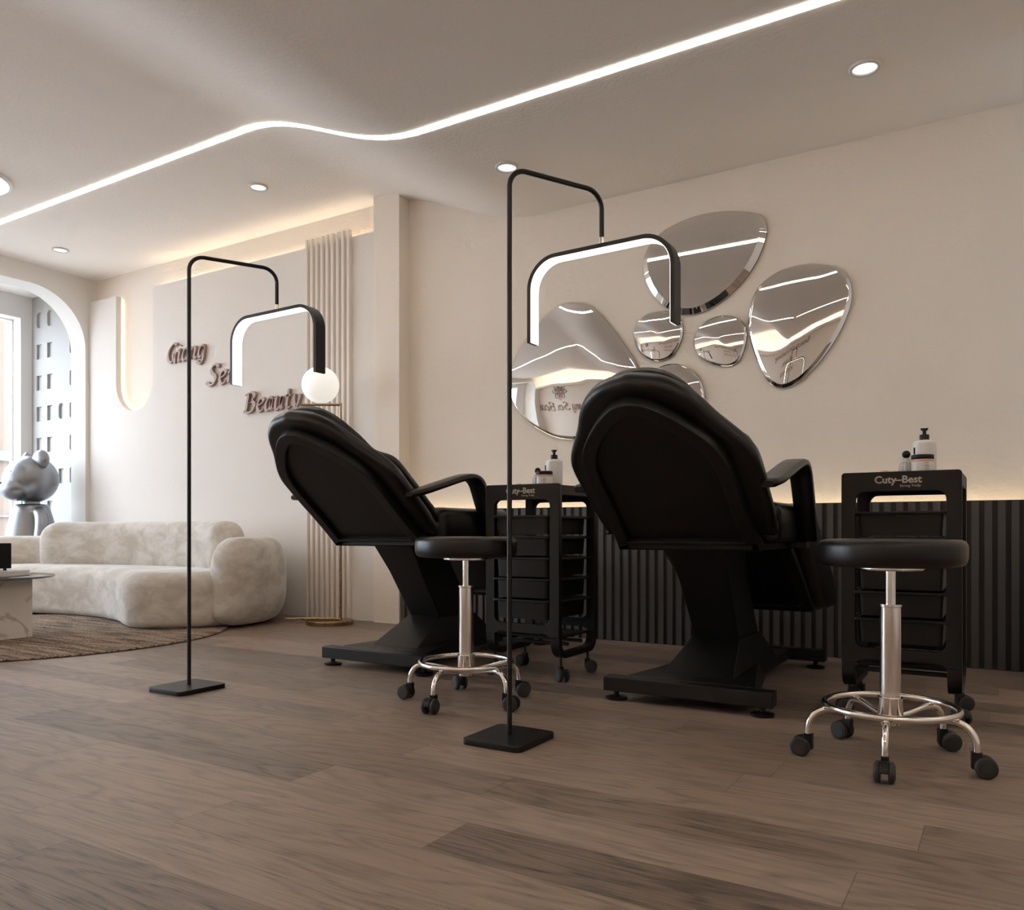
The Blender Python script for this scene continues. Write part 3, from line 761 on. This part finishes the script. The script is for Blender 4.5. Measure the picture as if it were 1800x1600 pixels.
# ------------------------------------------------------------------ treatment chairs
def make_bed():
    e = empty('treatment_chair', (0, 0, 0), 'x', 'treatment chair', 'black reclining treatment chairs')
    # local x = world x - centre, y, z as measured
    # base
    m = MB().box(-0.333, 0.333, 2.965, 3.035, 0.036, 0.093)
    m.box(-0.30, 0.30, 4.15, 4.215, 0.036, 0.093)
    m.box(-0.135, 0.135, 3.03, 4.16, 0.040, 0.088)
    m.build('base_frame', M_BLACK, e, bevel=0.003)
    m = MB()
    m.hexa([(-0.262, 3.036, 0.038), (0.262, 3.036, 0.038), (0.15, 3.62, 0.038), (-0.15, 3.62, 0.038)], [(-0.255, 3.036, 0.0945), (0.255, 3.036, 0.0945), (0.147, 3.50, 0.110), (-0.147, 3.50, 0.110)])
    m.build('base_cover', M_BLACK, e, bevel=0.003)
    MB().hexa([(-0.147, 3.13, 0.095), (0.147, 3.13, 0.095), (0.147, 3.86, 0.085), (-0.147, 3.86, 0.085)],
              [(-0.103, 3.375, 0.228), (0.103, 3.375, 0.228), (0.103, 3.705, 0.222), (-0.103, 3.705, 0.222)]).build('pedestal', M_BLACK, e, bevel=0.004)
    m = MB(); rs = []
    for z, w_, ya, yb in ((0.222, 0.098, 3.388, 3.69), (0.47, 0.104, 3.215, 3.50), (0.604, 0.122, 3.115, 3.385)):
        rs.append([(-w_, ya, z), (w_, ya, z), (w_, yb, z), (-w_, yb, z)])
    m.rings(rs).build('column', M_BLACK, e, bevel=0.005, smooth=20)
    for x, y in ((-0.29, 3.0), (0.29, 3.0), (-0.25, 4.183), (0.25, 4.183)):
        MB().lathe([(0.040, 0.0), (0.043, 0.004), (0.043, 0.010), (0.018, 0.014), (0.011, 0.017), (0.011, 0.04)], (x, y, 0), 28).build('levelling_foot', M_PLAST, e, smooth=40)
    # seat frame
    m = MB().box(-0.282, 0.282, 3.02, 3.055, 0.605, 0.632).box(-0.282, -0.245, 3.02, 3.52, 0.605, 0.632).box(0.245, 0.282, 3.02, 3.52, 0.605, 0.632).box(-0.25, 0.25, 3.05, 3.52, 0.612, 0.626)
    m.build('seat_frame', M_BLACK, e, bevel=0.003)
    ol = rrect(-0.325, 0.325, 3.10, 3.74, 0.06)
    MB.build(pillow(ol, 0.634, 0.79, 0.045, crown=0.006, rb=0.02), 'seat_cushion', M_LEATHER, e, smooth=60)
    # leg rest
    def lr(t, o, x):    # along the slope, off it
        u = Vector((0, 0.848, -0.530)); nn = Vector((0, 0.530, 0.848))
        return Vector((x, 3.50, 0.612)) + u * t + nn * o
    olr = rrect(-0.285, 0.285, 0.0, 0.575, 0.03)
    inn = rrect(-0.235, 0.235, 0.045, 0.53, 0.03)
    Mlr = Matrix(((1, 0, 0, 0), (0, 0.848, 0.530, 3.50), (0, -0.530, 0.848, 0.612), (0, 0, 0, 1)))
    plate('leg_rest_frame', [olr, inn], 0.035, M_BLACK, Mlr, e, bevel=0.003)
    MB().hexa([lr(0.03, 0.002, -0.25), lr(0.03, 0.002, 0.25), lr(0.54, 0.002, 0.25), lr(0.54, 0.002, -0.25)], [lr(0.03, 0.02, -0.25), lr(0.03, 0.02, 0.25), lr(0.54, 0.02, 0.25), lr(0.54, 0.02, -0.25)]).build('leg_rest_panel', M_PLAST, e)
    prof = catmull([(3.56, 0.655), (3.78, 0.47), (4.02, 0.318), (4.12, 0.298), (4.26, 0.300), (4.30, 0.335), (4.26, 0.42), (4.12, 0.53), (3.97, 0.635), (3.86, 0.71), (3.76, 0.765), (3.66, 0.775), (3.58, 0.74)], 4, closed=True)
    pr = ccw([(p.x, p.y) for p in prof]); rs = []
    for x, ins in ((-0.335, 0.035), (-0.328, 0.018), (-0.312, 0.006), (-0.29, 0), (0.29, 0), (0.312, 0.006), (0.328, 0.018), (0.335, 0.035)):
        rs.append([(x, a, b) for a, b in inset2(pr, ins)])
    MB().rings(rs).build('leg_rest_cushion', M_LEATHER, e, smooth=60)
    # back rest, drawn in (x, t) on the sloping plane
    L_ = math.hypot(.6, .485); ty, tz = -.6 / L_, .485 / L_
    Mb = Matrix(((1, 0, 0, 0), (0, ty, tz, 3.03), (0, tz, -ty, 0.615), (0, 0, 0, 1)))   # local z = off the plane, up and back
    right = [(0.285, 0.0), (0.276, 0.10), (0.272, 0.22), (0.272, 0.34), (0.268, 0.44), (0.248, 0.53), (0.212, 0.60), (0.165, 0.66), (0.118, 0.71), (0.06, 0.755), (0, 0.772)]
    oc = [(p.x, p.y) for p in catmull(right, 4)]
    outline = oc + [(-x, t) for x, t in reversed(oc[:-1])]
    sc_in = inset2(ccw(outline), 0.052)
    sc_in = [(x, max(t, 0.03)) for x, t in sc_in]
    def dome(p): return p
    plate('backrest_frame', [outline, sc_in], 0.045, M_BLACK, Mb @ Matrix.Translation((0, 0, 0.002)), e, bevel=0.005)
    plate('backrest_panel', [inset2(ccw(outline), 0.03)], 0.012, M_PLAST, Mb @ Matrix.Translation((0, 0, 0.006)), e)
    rightc = [(0.335, 0.03), (0.345, 0.14), (0.347, 0.26), (0.350, 0.36), (0.346, 0.44), (0.325, 0.50), (0.29, 0.56), (0.25, 0.625), (0.212, 0.70), (0.17, 0.755), (0.10, 0.805), (0, 0.829)]
    oc = [(p.x, p.y) for p in catmull(rightc, 4)]
    outl = oc + [(-x, t) for x, t in reversed(oc[:-1])]
    pm = pillow(outl, 0.020, 0.100, 0.040, n=7, rb=0.030); pm.xf(Mb)
    pm.build('backrest_cushion', M_LEATHER, e, smooth=60)
    rightp = [(0.20, 0.02), (0.318, 0.04), (0.328, 0.15), (0.328, 0.30), (0.322, 0.42), (0.300, 0.475), (0.262, 0.515), (0.232, 0.57), (0.198, 0.63), (0.168, 0.70), (0.12, 0.76), (0.06, 0.793), (0, 0.80)]
    oc = [(p.x, p.y) for p in catmull(rightp, 4)]
    outp = oc + [(-x, t) for x, t in reversed(oc[:-1])]
    outp = inset2(ccw(outp), 0.008)
    pm = pillow(outp, 0.090, 0.160, 0.040, n=7, rb=0.032)
    v = []
    for a, t, o in pm.v:   # waist behind the shoulders, thicker head and lumbar parts
        k = 1 - 0.35 * math.exp(-((t - 0.52) / 0.06) ** 2)
        v.append((a, t, 0.088 + (o - 0.088) * k))
    pm.v = v; pm.xf(Mb)
    pm.build('upper_cushion', M_LEATHER, e, smooth=60)
    # arm rests: padded arm sloping up away from the camera, then turning down to the seat
    for s in (-1, 1):
        x = s * 0.352
        path = catmull([(x, 2.80, 0.838), (x, 2.90, 0.858), (x, 3.05, 0.895), (x, 3.18, 0.927), (x, 3.27, 0.942), (x, 3.335, 0.925), (x, 3.375, 0.875), (x, 3.42, 0.79), (x, 3.47, 0.70), (x, 3.50, 0.645)], 4)
        n = len(path); rs = []
        for i, p in enumerate(path):
            a = path[max(i - 1, 0)]; b = path[min(i + 1, n - 1)]; d = (b - a).normalized(); sd = Vector((1, 0, 0)); up = sd.cross(d).normalized()
            f = i / (n - 1)
            wd = 0.044 * min(1, 0.70 + f * 3) if f < .6 else 0.044 - 0.010 * (f - .6)
            th = 0.016 if f < .45 else 0.016 + 0.014 * min(1, (f - .45) * 4)
            if i == 0: wd *= 0.8; th *= 0.6
            q = []
            for k in range(12):
                an = 2 * PI * k / 12; ca, sa = math.cos(an), math.sin(an)
                q.append(p + sd * (wd * math.copysign(abs(ca) ** 0.5, ca)) + up * (th * math.copysign(abs(sa) ** 0.5, sa)))
            rs.append(q)
        MB().rings(rs).build('armrest', M_LEATHER, e, smooth=60)
        xm = s * 0.275
        MB().hexa([(min(xm, x), 3.44, 0.605), (max(xm, x), 3.44, 0.605), (max(xm, x), 3.53, 0.605), (min(xm, x), 3.53, 0.605)], [(min(xm, x), 3.44, 0.632), (max(xm, x), 3.44, 0.632), (max(xm, x), 3.53, 0.632), (min(xm, x), 3.53, 0.632)]).build('armrest_bracket', M_BLACK, e, bevel=0.003)
    return e
b2 = make_bed(); b2.location = (-1.045, 0, 0); b2['label'] = 'black leather treatment chair, nearer one, in front of the pebble mirrors'
b1 = copy_tree(b2); b1.location = (-2.611, 0.02, 0); b1['label'] = 'black leather treatment chair, farther one, beside the pillar'

# ------------------------------------------------------------------ trolleys
def make_trolley():
    e = empty('beauty_trolley', (0, 0, 0), 'x', 'trolley', 'black drawer trolleys')
    W = 0.194; D0, D1 = 0.0, 0.40
    def frame_ol():
        o = [(-W, 0.20), (-W + 0.046, 0.20), (-W + 0.076, 0.212)]
        r_ = [(-x, z) for x, z in reversed(o)]
        top = rrect(-W, W, 0.5, 0.889, 0.012, 5)[12:]
        return o + r_ + [(W, 0.5)] + [(x, z) for x, z in top if z > 0.6]
    hole = rrect(-W + 0.048, W - 0.048, 0.254, 0.818, 0.03, 8)
    fr = plate('front_frame', [frame_ol(), hole], 0.024, M_PLAST, MY(0.014), e, bevel=0.002)
    plate('rear_frame', [frame_ol(), hole], 0.024, M_PLAST, MY(0.386), e, bevel=0.002)
    # lettering on the front
    me = text_mesh('Cuty\u2013Best', 0.036, 0.0008, 0.0010)
    me.transform(MY(0.0014) @ Matrix.Translation((-0.006, 0.848, 0))); link_mesh('lettering', me, M_LOGO, fr, 0)
    me = text_mesh('Strong Trolly', 0.0125, 0.0006, 0.0001)
    me.transform(MY(0.0014) @ Matrix.Translation((0.034, 0.8335, 0))); link_mesh('lettering', me, M_LOGO, fr, 0)
    for s in (-1, 1):
        x = s * (W - 0.018)
        path = [Vector((x, y, z)) for y, z in [(0.020, 0.87), (0.020, 0.20)] + [(0.020 + 0.06 * (1 - math.cos(a)), 0.175 - 0.06 * math.sin(a)) for a in [PI / 2 * i / 8 for i in range(9)]] + [(0.380 - 0.06 * (1 - math.cos(a)), 0.175 - 0.06 * math.sin(a)) for a in [PI / 2 * (8 - i) / 8 for i in range(9)]] + [(0.380, 0.20), (0.380, 0.87)]]
        m = MB(); n = len(path); rs = []
        for i, p in enumerate(path):
            d = (path[min(i + 1, n - 1)] - path[max(i - 1, 0)]).normalized(); sd = Vector((1, 0, 0)); up = sd.cross(d)
            rs.append([p + sd * a + up * b for a, b in ((-0.0175 - (0.010 if s > 0 else 0), -0.013), (0.0175 + (0.010 if s < 0 else 0), -0.013), (0.0175 + (0.010 if s < 0 else 0), 0.013), (-0.0175 - (0.010 if s > 0 else 0), 0.013))])
        m.rings(rs).build('side_frame', M_PLAST, e, smooth=30, bevel=0.002)
        for z in (0.747, 0.653, 0.556, 0.460, 0.363):
            MB().box(x - 0.010 * s - 0.008, x - 0.010 * s + 0.008, 0.02, 0.38, z - 0.014, z - 0.003).build('drawer_rail', M_PLAST, e, bevel=0.002)
        # flared grip at the top of each side
        MB().hexa([(x - 0.015, 0.02, 0.835), (x + 0.016, 0.02, 0.835), (x + 0.016, 0.38, 0.835), (x - 0.015, 0.38, 0.835)],
                  [(x - 0.013, 0.02, 0.882), (x + 0.017, 0.02, 0.882), (x + 0.017, 0.38, 0.886), (x - 0.013, 0.38, 0.886)]).build('side_grip', M_PLAST, e, bevel=0.004)
    MB().box(-W + 0.03, W - 0.03, 0.02, 0.38, 0.864, 0.874).build('tray', M_PLAST, e)
    for z in (0.747, 0.653, 0.556, 0.460, 0.363):
        m = MB()
        b_ = rrect(-0.134, 0.134, 0.006, 0.38, 0.02, 5); t_ = rrect(-0.138, 0.138, 0.002, 0.385, 0.02, 5); ti = rrect(-0.133, 0.133, 0.007, 0.38, 0.02, 5); bi = rrect(-0.130, 0.130, 0.010, 0.376, 0.02, 5)
        m.rings([[(x, y, z - 0.088) for x, y in b_], [(x, y, z - 0.009) for x, y in t_], [(x, y, z - 0.009) for x, y in ti], [(x, y, z - 0.084) for x, y in bi]])
        dr = m.build('drawer', M_PLAST, e, smooth=35)
        rim_o = rrect(-0.150, 0.150, -0.006, 0.39, 0.012, 5)
        plate('drawer_rim', [rim_o, rrect(-0.133, 0.133, 0.008, 0.378, 0.02, 5)], 0.010, M_PLAST, Matrix.Translation((0, 0, z - 0.005)), dr, bevel=0.002)
    for y in (0.13, 0.27):
        MB().box(-W + 0.02, W - 0.02, y - 0.008, y + 0.008, 0.150, 0.166).build('cross_bar', M_PLAST, e, bevel=0.002)
    MB().box(-W + 0.02, W - 0.02, 0.05, 0.35, 0.190, 0.197).build('bottom_shelf', M_PLAST, e)
    for sx in (-1, 1):
        for y, an in ((0.055, -0.6), (0.33, 0.4)):
            add_caster(e, sx * (W - 0.02), y, an if sx > 0 else PI - an * 0.6, r=0.028, stem_top=0.112, off=0.018)
    return e
t2 = make_trolley(); t2.location = (-0.317, 3.163, 0); t2['label'] = 'black drawer trolley lettered on its front, behind the right hand stool'
t1 = copy_tree(t2); t1.location = (-1.878, 3.163, 0); t1['label'] = 'black drawer trolley lettered on its front, between the two treatment chairs'

# ------------------------------------------------------------------ toiletries on the trolleys
def lathe_part(name, prof, mat, e, c=(0, 0, 0), n=32, sm=45): return MB().lathe(prof, c, n).build(name, mat, e, smooth=sm)
def make_pump():
    e = empty('pump_bottle', (0, 0, 0), 'x', 'bottle', 'white pump bottles')
    lathe_part('body', [(0.002, 0), (0.036, 0), (0.039, 0.004), (0.040, 0.01), (0.040, 0.122), (0.038, 0.130), (0.032, 0.135), (0.022, 0.138), (0.014, 0.139), (0.014, 0.142)], M_WHITEP, e)
    lathe_part('pump', [(0.0165, 0.138), (0.0165, 0.156), (0.015, 0.159), (0.007, 0.160), (0.006, 0.172), (0.010, 0.173), (0.010, 0.178), (0.002, 0.181)], M_PLAST, e)
    MB().box(-0.013, 0.013, -0.006, 0.006, 0.177, 0.183).build('nozzle', M_PLAST, e, bevel=0.002)
    MB().box(-0.034, -0.028, -0.0285, -0.027, 0.085, 0.11).build('print', M_PLAST, e)
    return e
def make_jar():
    e = empty('cream_jar', (0, 0, 0), 'x', 'jar', 'white cream jars')
    lathe_part('body', [(0.002, 0), (0.033, 0), (0.036, 0.003), (0.037, 0.01), (0.037, 0.057), (0.035, 0.060), (0.002, 0.060)], M_WHITEP, e)
    lathe_part('band', [(0.0372, 0.051), (0.0375, 0.052), (0.0375, 0.058), (0.037, 0.059)], M_PEACH, e)
    lathe_part('lid', [(0.002, 0.0595), (0.037, 0.0595), (0.0378, 0.061), (0.0378, 0.073), (0.036, 0.076), (0.002, 0.077)], M_PLAST, e)
    m = MB()
    for z, w_ in ((0.044, 0.013), (0.036, 0.015), (0.032, 0.014), (0.025, 0.012), (0.020, 0.013), (0.015, 0.011)):
        a0 = math.radians(-62); k = w_ / 0.0373 
        m.rings([[(0.0373 * math.cos(a0 - k / 2 + k * i / 4), 0.0373 * math.sin(a0 - k / 2 + k * i / 4), z) for i in range(5)] + [(0.0376 * math.cos(a0 + k / 2 - k * i / 4), 0.0376 * math.sin(a0 + k / 2 - k * i / 4), z) for i in range(5)],
                 [(0.0373 * math.cos(a0 - k / 2 + k * i / 4), 0.0373 * math.sin(a0 - k / 2 + k * i / 4), z + 0.0018) for i in range(5)] + [(0.0376 * math.cos(a0 + k / 2 - k * i / 4), 0.0376 * math.sin(a0 + k / 2 - k * i / 4), z + 0.0018) for i in range(5)]])
    m.build('print', M_PRINT, e, smooth=0)
    return e
def make_flask():
    e = empty('round_stopper_bottle', (0, 0, 0), 'x', 'bottle', 'small bottles with black ball stoppers')
    m = MB(); rs = []
    for r, z in ((0.020, 0), (0.0235, 0.004), (0.0245, 0.03), (0.0235, 0.046), (0.018, 0.056), (0.012, 0.062), (0.011, 0.069)):
        rs.append([((r + (0.0012 * math.cos(12 * a) if z > 0.003 else 0)) * math.cos(a), (r + (0.0012 * math.cos(12 * a) if z > 0.003 else 0)) * math.sin(a), z) for a in [2 * PI * i / 72 for i in range(72)]])
    m.rings(rs).build('body', M_CLEAR, e, smooth=60)
    MB().tube([(0.0195 * math.cos(2 * PI * i / 24), 0.0195 * math.sin(2 * PI * i / 24), 0.054) for i in range(24)], 0.0016, 6, closed=True).build('ribbon', M_WHITEP, e)
    lathe_part('stopper', [(0.002, 0.068)] + [(0.0145 * math.sin(a), 0.083 - 0.0145 * math.cos(a)) for a in [PI * i / 14 for i in range(1, 14)]] + [(0.001, 0.0975)], M_PLAST, e)
    return e
def make_pebble():
    m = MB(); rs = []
    for i in range(1, 10):
        a = PI * i / 10
        rs.append([(0.016 * math.sin(a) * math.cos(b) * (1 + 0.12 * math.cos(3 * b)), 0.011 * math.sin(a) * math.sin(b), 0.009 - 0.009 * math.cos(a)) for b in [2 * PI * k / 16 for k in range(16)]])
    o = m.rings(rs).build('rose_quartz_pebble', M_PEACH, smooth=80)
    return tag(o, 'x', 'stone', 'pink pebbles on the trolleys')
ZT = 0.8755
for k, dx in enumerate((0.0, -1.561)):
    where = 'right hand trolley' if k == 0 else 'trolley between the chairs'
    if k == 0: its = [make_pump(), make_jar(), make_flask(), make_pebble()]
    else: its = [copy_tree(o) for o in its]
    for o, (x, y), lab in zip(its, ((-0.253, 3.36), (-0.252, 3.265), (-0.308, 3.30), (-0.375, 3.24)),
                              ('tall white pump bottle with black top on the ', 'squat white jar with black lid on the ', 'small clear bottle with black ball stopper on the ', 'small pink pebble on the ')):
        o.location = (x + dx, y, ZT + (0.006 if 'pebble' in lab else 0)); o['label'] = lab + where
bp = its[3]
# ------------------------------------------------------------------ brass globe lamp
e = empty('globe_floor_lamp', (-4.17, 4.31, 0), 'brass floor lamp with a white glowing globe beside the pillar', 'floor lamp', rz=0)
rt = Vector((math.cos(ANG), math.sin(ANG), 0))
MB().lathe([(0.002, 0), (0.168, 0), (0.17, 0.003), (0.17, 0.026), (0.167, 0.029), (0.002, 0.029)], n=64).build('base', M_BRASS, e, smooth=35)
po = rt * 0.078
pts = [rt * -0.322 + Vector((0, 0, 0.038)), po + Vector((0, 0, 0.038)), po + Vector((0, 0, 1.588)), rt * -0.21 + Vector((0, 0, 1.588))]
m = MB().tube([pts[0], pts[1]], 0.0095, 16); m.tube([pts[1] - Vector((0, 0, 0.009)), pts[2] + Vector((0, 0, 0.0095))], 0.0095, 16); m.tube([pts[2], pts[3]], 0.0095, 16)
m.build('stem', M_BRASS, e, smooth=60)
R = 0.133; gc = rt * -0.068 + Vector((0, 0, 1.5975 + R))
MB().lathe([(0.002, -R)] + [(R * math.sin(a), -R * math.cos(a)) for a in [PI * i / 24 for i in range(1, 24)]] + [(0.002, R)], tuple(gc), 48).build('globe', M_GLOBE, e, smooth=180)

# ------------------------------------------------------------------ sofa, rug, table
def super_sweep(path, hw, z0, z1, ex=0.55, n=28, endr=0.16, hw_end=None):
    P = [Vector(p) for p in path]; m = len(P)
    L_ = [0]
    for i in range(1, m): L_.append(L_[-1] + (P[i] - P[i - 1]).length)
    T = L_[-1]; rs = []
    cz, hz = (z0 + z1) / 2, (z1 - z0) / 2
    # resample with dense ends
    S = [endr * (1 - math.cos(PI / 2 * k / 8)) for k in range(9)] + [endr + (T - 2 * endr) * k / 30 for k in range(1, 30)] + [T - endr * (1 - math.cos(PI / 2 * k / 8)) for k in range(8, -1, -1)]
    for s_ in S:
        i = 1
        while i < m - 1 and L_[i] < s_: i += 1
        f = (s_ - L_[i - 1]) / max(1e-6, L_[i] - L_[i - 1]); p = P[i - 1].lerp(P[i], f)
        d = (P[i] - P[i - 1]).normalized(); sd = Vector((d.y, -d.x, 0))
        e_ = min(s_, T - s_)
        k = math.sqrt(max(0.0, 1 - (1 - min(1, e_ / endr)) ** 2)); kk = 0.08 + 0.92 * k; kz = 0.30 + 0.70 * k
        q = []
        for j in range(n):
            a = 2 * PI * j / n; ca, sa = math.cos(a), math.sin(a)
            w_ = hw * math.copysign(abs(ca) ** ex, ca) * kk; h_ = hz * math.copysign(abs(sa) ** ex, sa)
            if sa > 0: h_ *= kz
            else: h_ *= (0.7 + 0.3 * k)
            q.append((p.x + sd.x * w_, p.y + sd.y * w_, cz + h_))
        rs.append(q)
    return MB().rings(rs)
sofa = empty('curved_sofa', (0, 0, 0), 'curved beige velvet sofa with plump rounded arms on a brown rug', 'sofa')
front = [(-7.35, 3.25), (-6.95, 3.42), (-6.58, 3.54), (-6.2, 3.60), (-5.85, 3.59), (-5.52, 3.51), (-5.28, 3.40), (-5.10, 3.335), (-4.93, 3.36), (-4.78, 3.46), (-4.66, 3.60), (-4.62, 3.80)]
back = [(-4.70, 4.02), (-4.95, 4.18), (-5.4, 4.27), (-6.0, 4.28), (-6.6, 4.20), (-7.1, 3.98), (-7.38, 3.70), (-7.45, 3.42)]
ol = [(p.x, p.y) for p in catmull(front + back, 5, closed=True)]
seat = pillow(ol, 0.013, 0.395, 0.11, n=8, rb=0.05)
seat.build('seat', M_VELVET, sofa, smooth=60)
bc = catmull([(-7.02, 3.80, 0), (-6.75, 3.98, 0), (-6.3, 4.12, 0), (-5.8, 4.17, 0), (-5.35, 4.15, 0), (-4.98, 4.06, 0), (-4.86, 3.99, 0)], 8)
super_sweep(bc, 0.135, 0.33, 0.75, 0.72, endr=0.17).build('back_cushion', M_VELVET, sofa, smooth=60)
ar = catmull([(-4.60, 3.66, 0), (-4.60, 3.85, 0), (-4.645, 4.05, 0), (-4.76, 4.22, 0), (-4.95, 4.33, 0), (-5.3, 4.40, 0), (-5.9, 4.42, 0), (-6.5, 4.36, 0), (-6.95, 4.20, 0), (-7.25, 3.92, 0), (-7.38, 3.62, 0), (-7.40, 3.40, 0)], 6)
super_sweep(ar, 0.168, 0.0135, 0.63, 0.70, endr=0.17).build('arm', M_VELVET, sofa, smooth=60)

m = MB(); rs = []
for r, z in ((1.24, 0.001), (1.25, 0.005), (1.247, 0.010), (1.235, 0.0125), (0.6, 0.0125), (0.01, 0.0125)):
    rs.append([(r * math.cos(2 * PI * i / 128), r * math.sin(2 * PI * i / 128), z) for i in range(128)])
o = m.rings(rs).build('round_rug', M_RUG, smooth=50); o.location = (-5.46, 2.86, 0); tag(o, 'round shaggy brown striped rug under the marble table and sofa', 'rug')

e = empty('coffee_table', (0, 0, 0), 'coffee table with a veined marble block base and round smoked top', 'table')
MB().box(-5.62, -5.19, 2.30, 2.755, 0.013, 0.378).build('base', M_MARBLE, e, bevel=0.002)
MB().lathe([(0.002, 0.380), (0.415, 0.380), (0.43, 0.386), (0.43, 0.392), (0.425, 0.395), (0.002, 0.395)], (-5.45, 2.55, 0), 72).build('table_top', M_SMOKE, e, smooth=35)
MB().lathe([(0.02, 0.376), (0.02, 0.382)], (-5.33, 2.66, 0), 16).build('fixing', M_BRASS, e)
o = MB().lathe([(0.002, 0.395), (0.285, 0.395), (0.29, 0.399), (0.29, 0.428), (0.284, 0.432), (0.002, 0.432)], (-5.45, 2.55, 0), 72).build('round_tray', M_WHITEP, smooth=35)
tag(o, 'thick round white tray on the smoked table top', 'tray')
e = empty('black_box', (-5.345, 2.553, 0.432), 'black box on small feet standing on the white tray', 'box')
MB().box(-0.13, 0.13, -0.09, 0.09, 0.012, 0.168).build('case', M_BLACK, e, bevel=0.004)
for sx in (-1, 1):
    for sy in (-1, 1): MB().lathe([(0.010, 0), (0.010, 0.014)], (sx * 0.10, sy * 0.065, 0), 14).build('foot', M_BLACK, e)

# ------------------------------------------------------------------ silver bear statue (plain)
def blob(c, r, n=24, m_=16, f=None):
    rs = []
    for i in range(1, m_):
        a = PI * i / m_; q = []
        for k in range(n):
            b = 2 * PI * k / n; p = Vector((math.sin(a) * math.cos(b), math.sin(a) * math.sin(b), -math.cos(a)))
            if f: p = f(p)
            q.append((c[0] + r[0] * p.x, c[1] + r[1] * p.y, c[2] + r[2] * p.z))
        rs.append(q)
    return MB().rings(rs)
bear = empty('bear_statue', (-7.93, 4.20, 0), 'silver teddy bear statue standing in the rounded opening behind the sofa', 'statue', rz=math.radians(262))
m = MB(); rs = []   # body facing local +x
for r, z in ((0.10, 0.0), (0.155, 0.02), (0.17, 0.12), (0.185, 0.35), (0.215, 0.50), (0.225, 0.60), (0.205, 0.72), (0.172, 0.84), (0.15, 0.91), (0.13, 0.925), (0.075, 0.93), (0.07, 0.96)):
    rs.append([(r * math.cos(2 * PI * i / 32), 0.92 * r * math.sin(2 * PI * i / 32), z) for i in range(32)])
m.rings(rs).build('body', M_SILVER, bear, smooth=50)
def hf(p):
    q = p.copy()
    if p.x > 0: q.x *= 1 + 0.10 * max(0, 1 - abs(p.z + 0.3) * 1.4)
    return q
hd = blob((0, 0, 1.165), (0.235, 0.225, 0.225), f=hf).build('head', M_SILVER, bear, smooth=180)
blob((0.14, 0, 1.072), (0.14, 0.175, 0.12)).build('muzzle', M_SILVER, hd, smooth=180)
blob((0.262, 0, 1.115), (0.018, 0.03, 0.018)).build('nose', M_MEDGE, hd, smooth=180)
for s in (-1, 1):
    m = MB().disc((-0.02, s * 0.165, 1.345), (1, s * 0.5, 0), 0.09, 0.075, 0.028, 28); m.build('ear', M_SILVER, hd, smooth=60)
    blob((0.195, s * 0.085, 1.215), (0.018, 0.016, 0.022)).build('eye', M_MEDGE, hd, smooth=180)
    p = catmull([(0, s * 0.15, 0.87), (0.0, s * 0.235, 0.815), (0.02, s * 0.305, 0.70), (0.05, s * 0.325, 0.55)], 5)
    n = len(p); m = MB(); rs = []
    for i, q in enumerate(p):
        d = (p[min(i + 1, n - 1)] - p[max(i - 1, 0)]).normalized(); a = Vector((1, 0, 0)); a = (a - d * a.dot(d)).normalized(); b = d.cross(a)
        r = 0.062 * math.sqrt(max(0.05, 1 - (abs(i / (n - 1) - 0.5) * 2) ** 6))
        rs.append([q + (a * math.cos(2 * PI * k / 16) + b * math.sin(2 * PI * k / 16)) * r for k in range(16)])
    m.rings(rs).build('arm', M_SILVER, bear, smooth=60)

# ------------------------------------------------------------------ opposite wall, seen in the mirrors
e = empty('wall_logo', (-6.5, YB, 1.75), 'brown flower emblem over shop name, reflected in the largest mirror', 'sign')
m = MB()
for k in range(8):
    a = PI / 4 * k
    for r0, r1, wd in ((0.05, 0.30, 0.10), (0.04, 0.20, 0.07)):
        pts = []
        for i in range(25):
            t = 2 * PI * i / 24; rr_ = 1.25 * ((r0 + r1) / 2 + (r1 - r0) / 2 * math.cos(t)); ww = wd * math.sin(t) * (1 - 0.3 * math.cos(t))
            pts.append((rr_ * math.cos(a) - ww * math.sin(a), 0.012, rr_ * math.sin(a) + ww * math.cos(a) + 0.52))
        m.tube(pts[:-1], 0.013, 6, closed=True)
m.build('emblem', M_BRONZE, e, smooth=60)
mm, W = pen_text('Giang Sen Beauty', 0.46, 0.02)
mm.xf(Matrix.Rotation(PI, 4, 'Z') @ Matrix.Translation((-W / 2, 0, -0.30))); mm.build('lettering', M_BRONZE, e, smooth=30)
e = empty('wall_quote', (-2.6, YB, 2.22), 'brown three line quote on the opposite wall, reflected in the mirrors', 'sign')
for i, s in enumerate(('Beauty can be beckoning', 'of course,', 'it can trivial.')):
    me = text_mesh(s, 0.32, 0.01, 0.004)
    me.transform(Matrix.Rotation(PI, 4, 'Z') @ MY(-0.006) @ Matrix.Translation((0, -0.42 * i, 0))); link_mesh('lettering', me, M_BRONZE, e, 0)
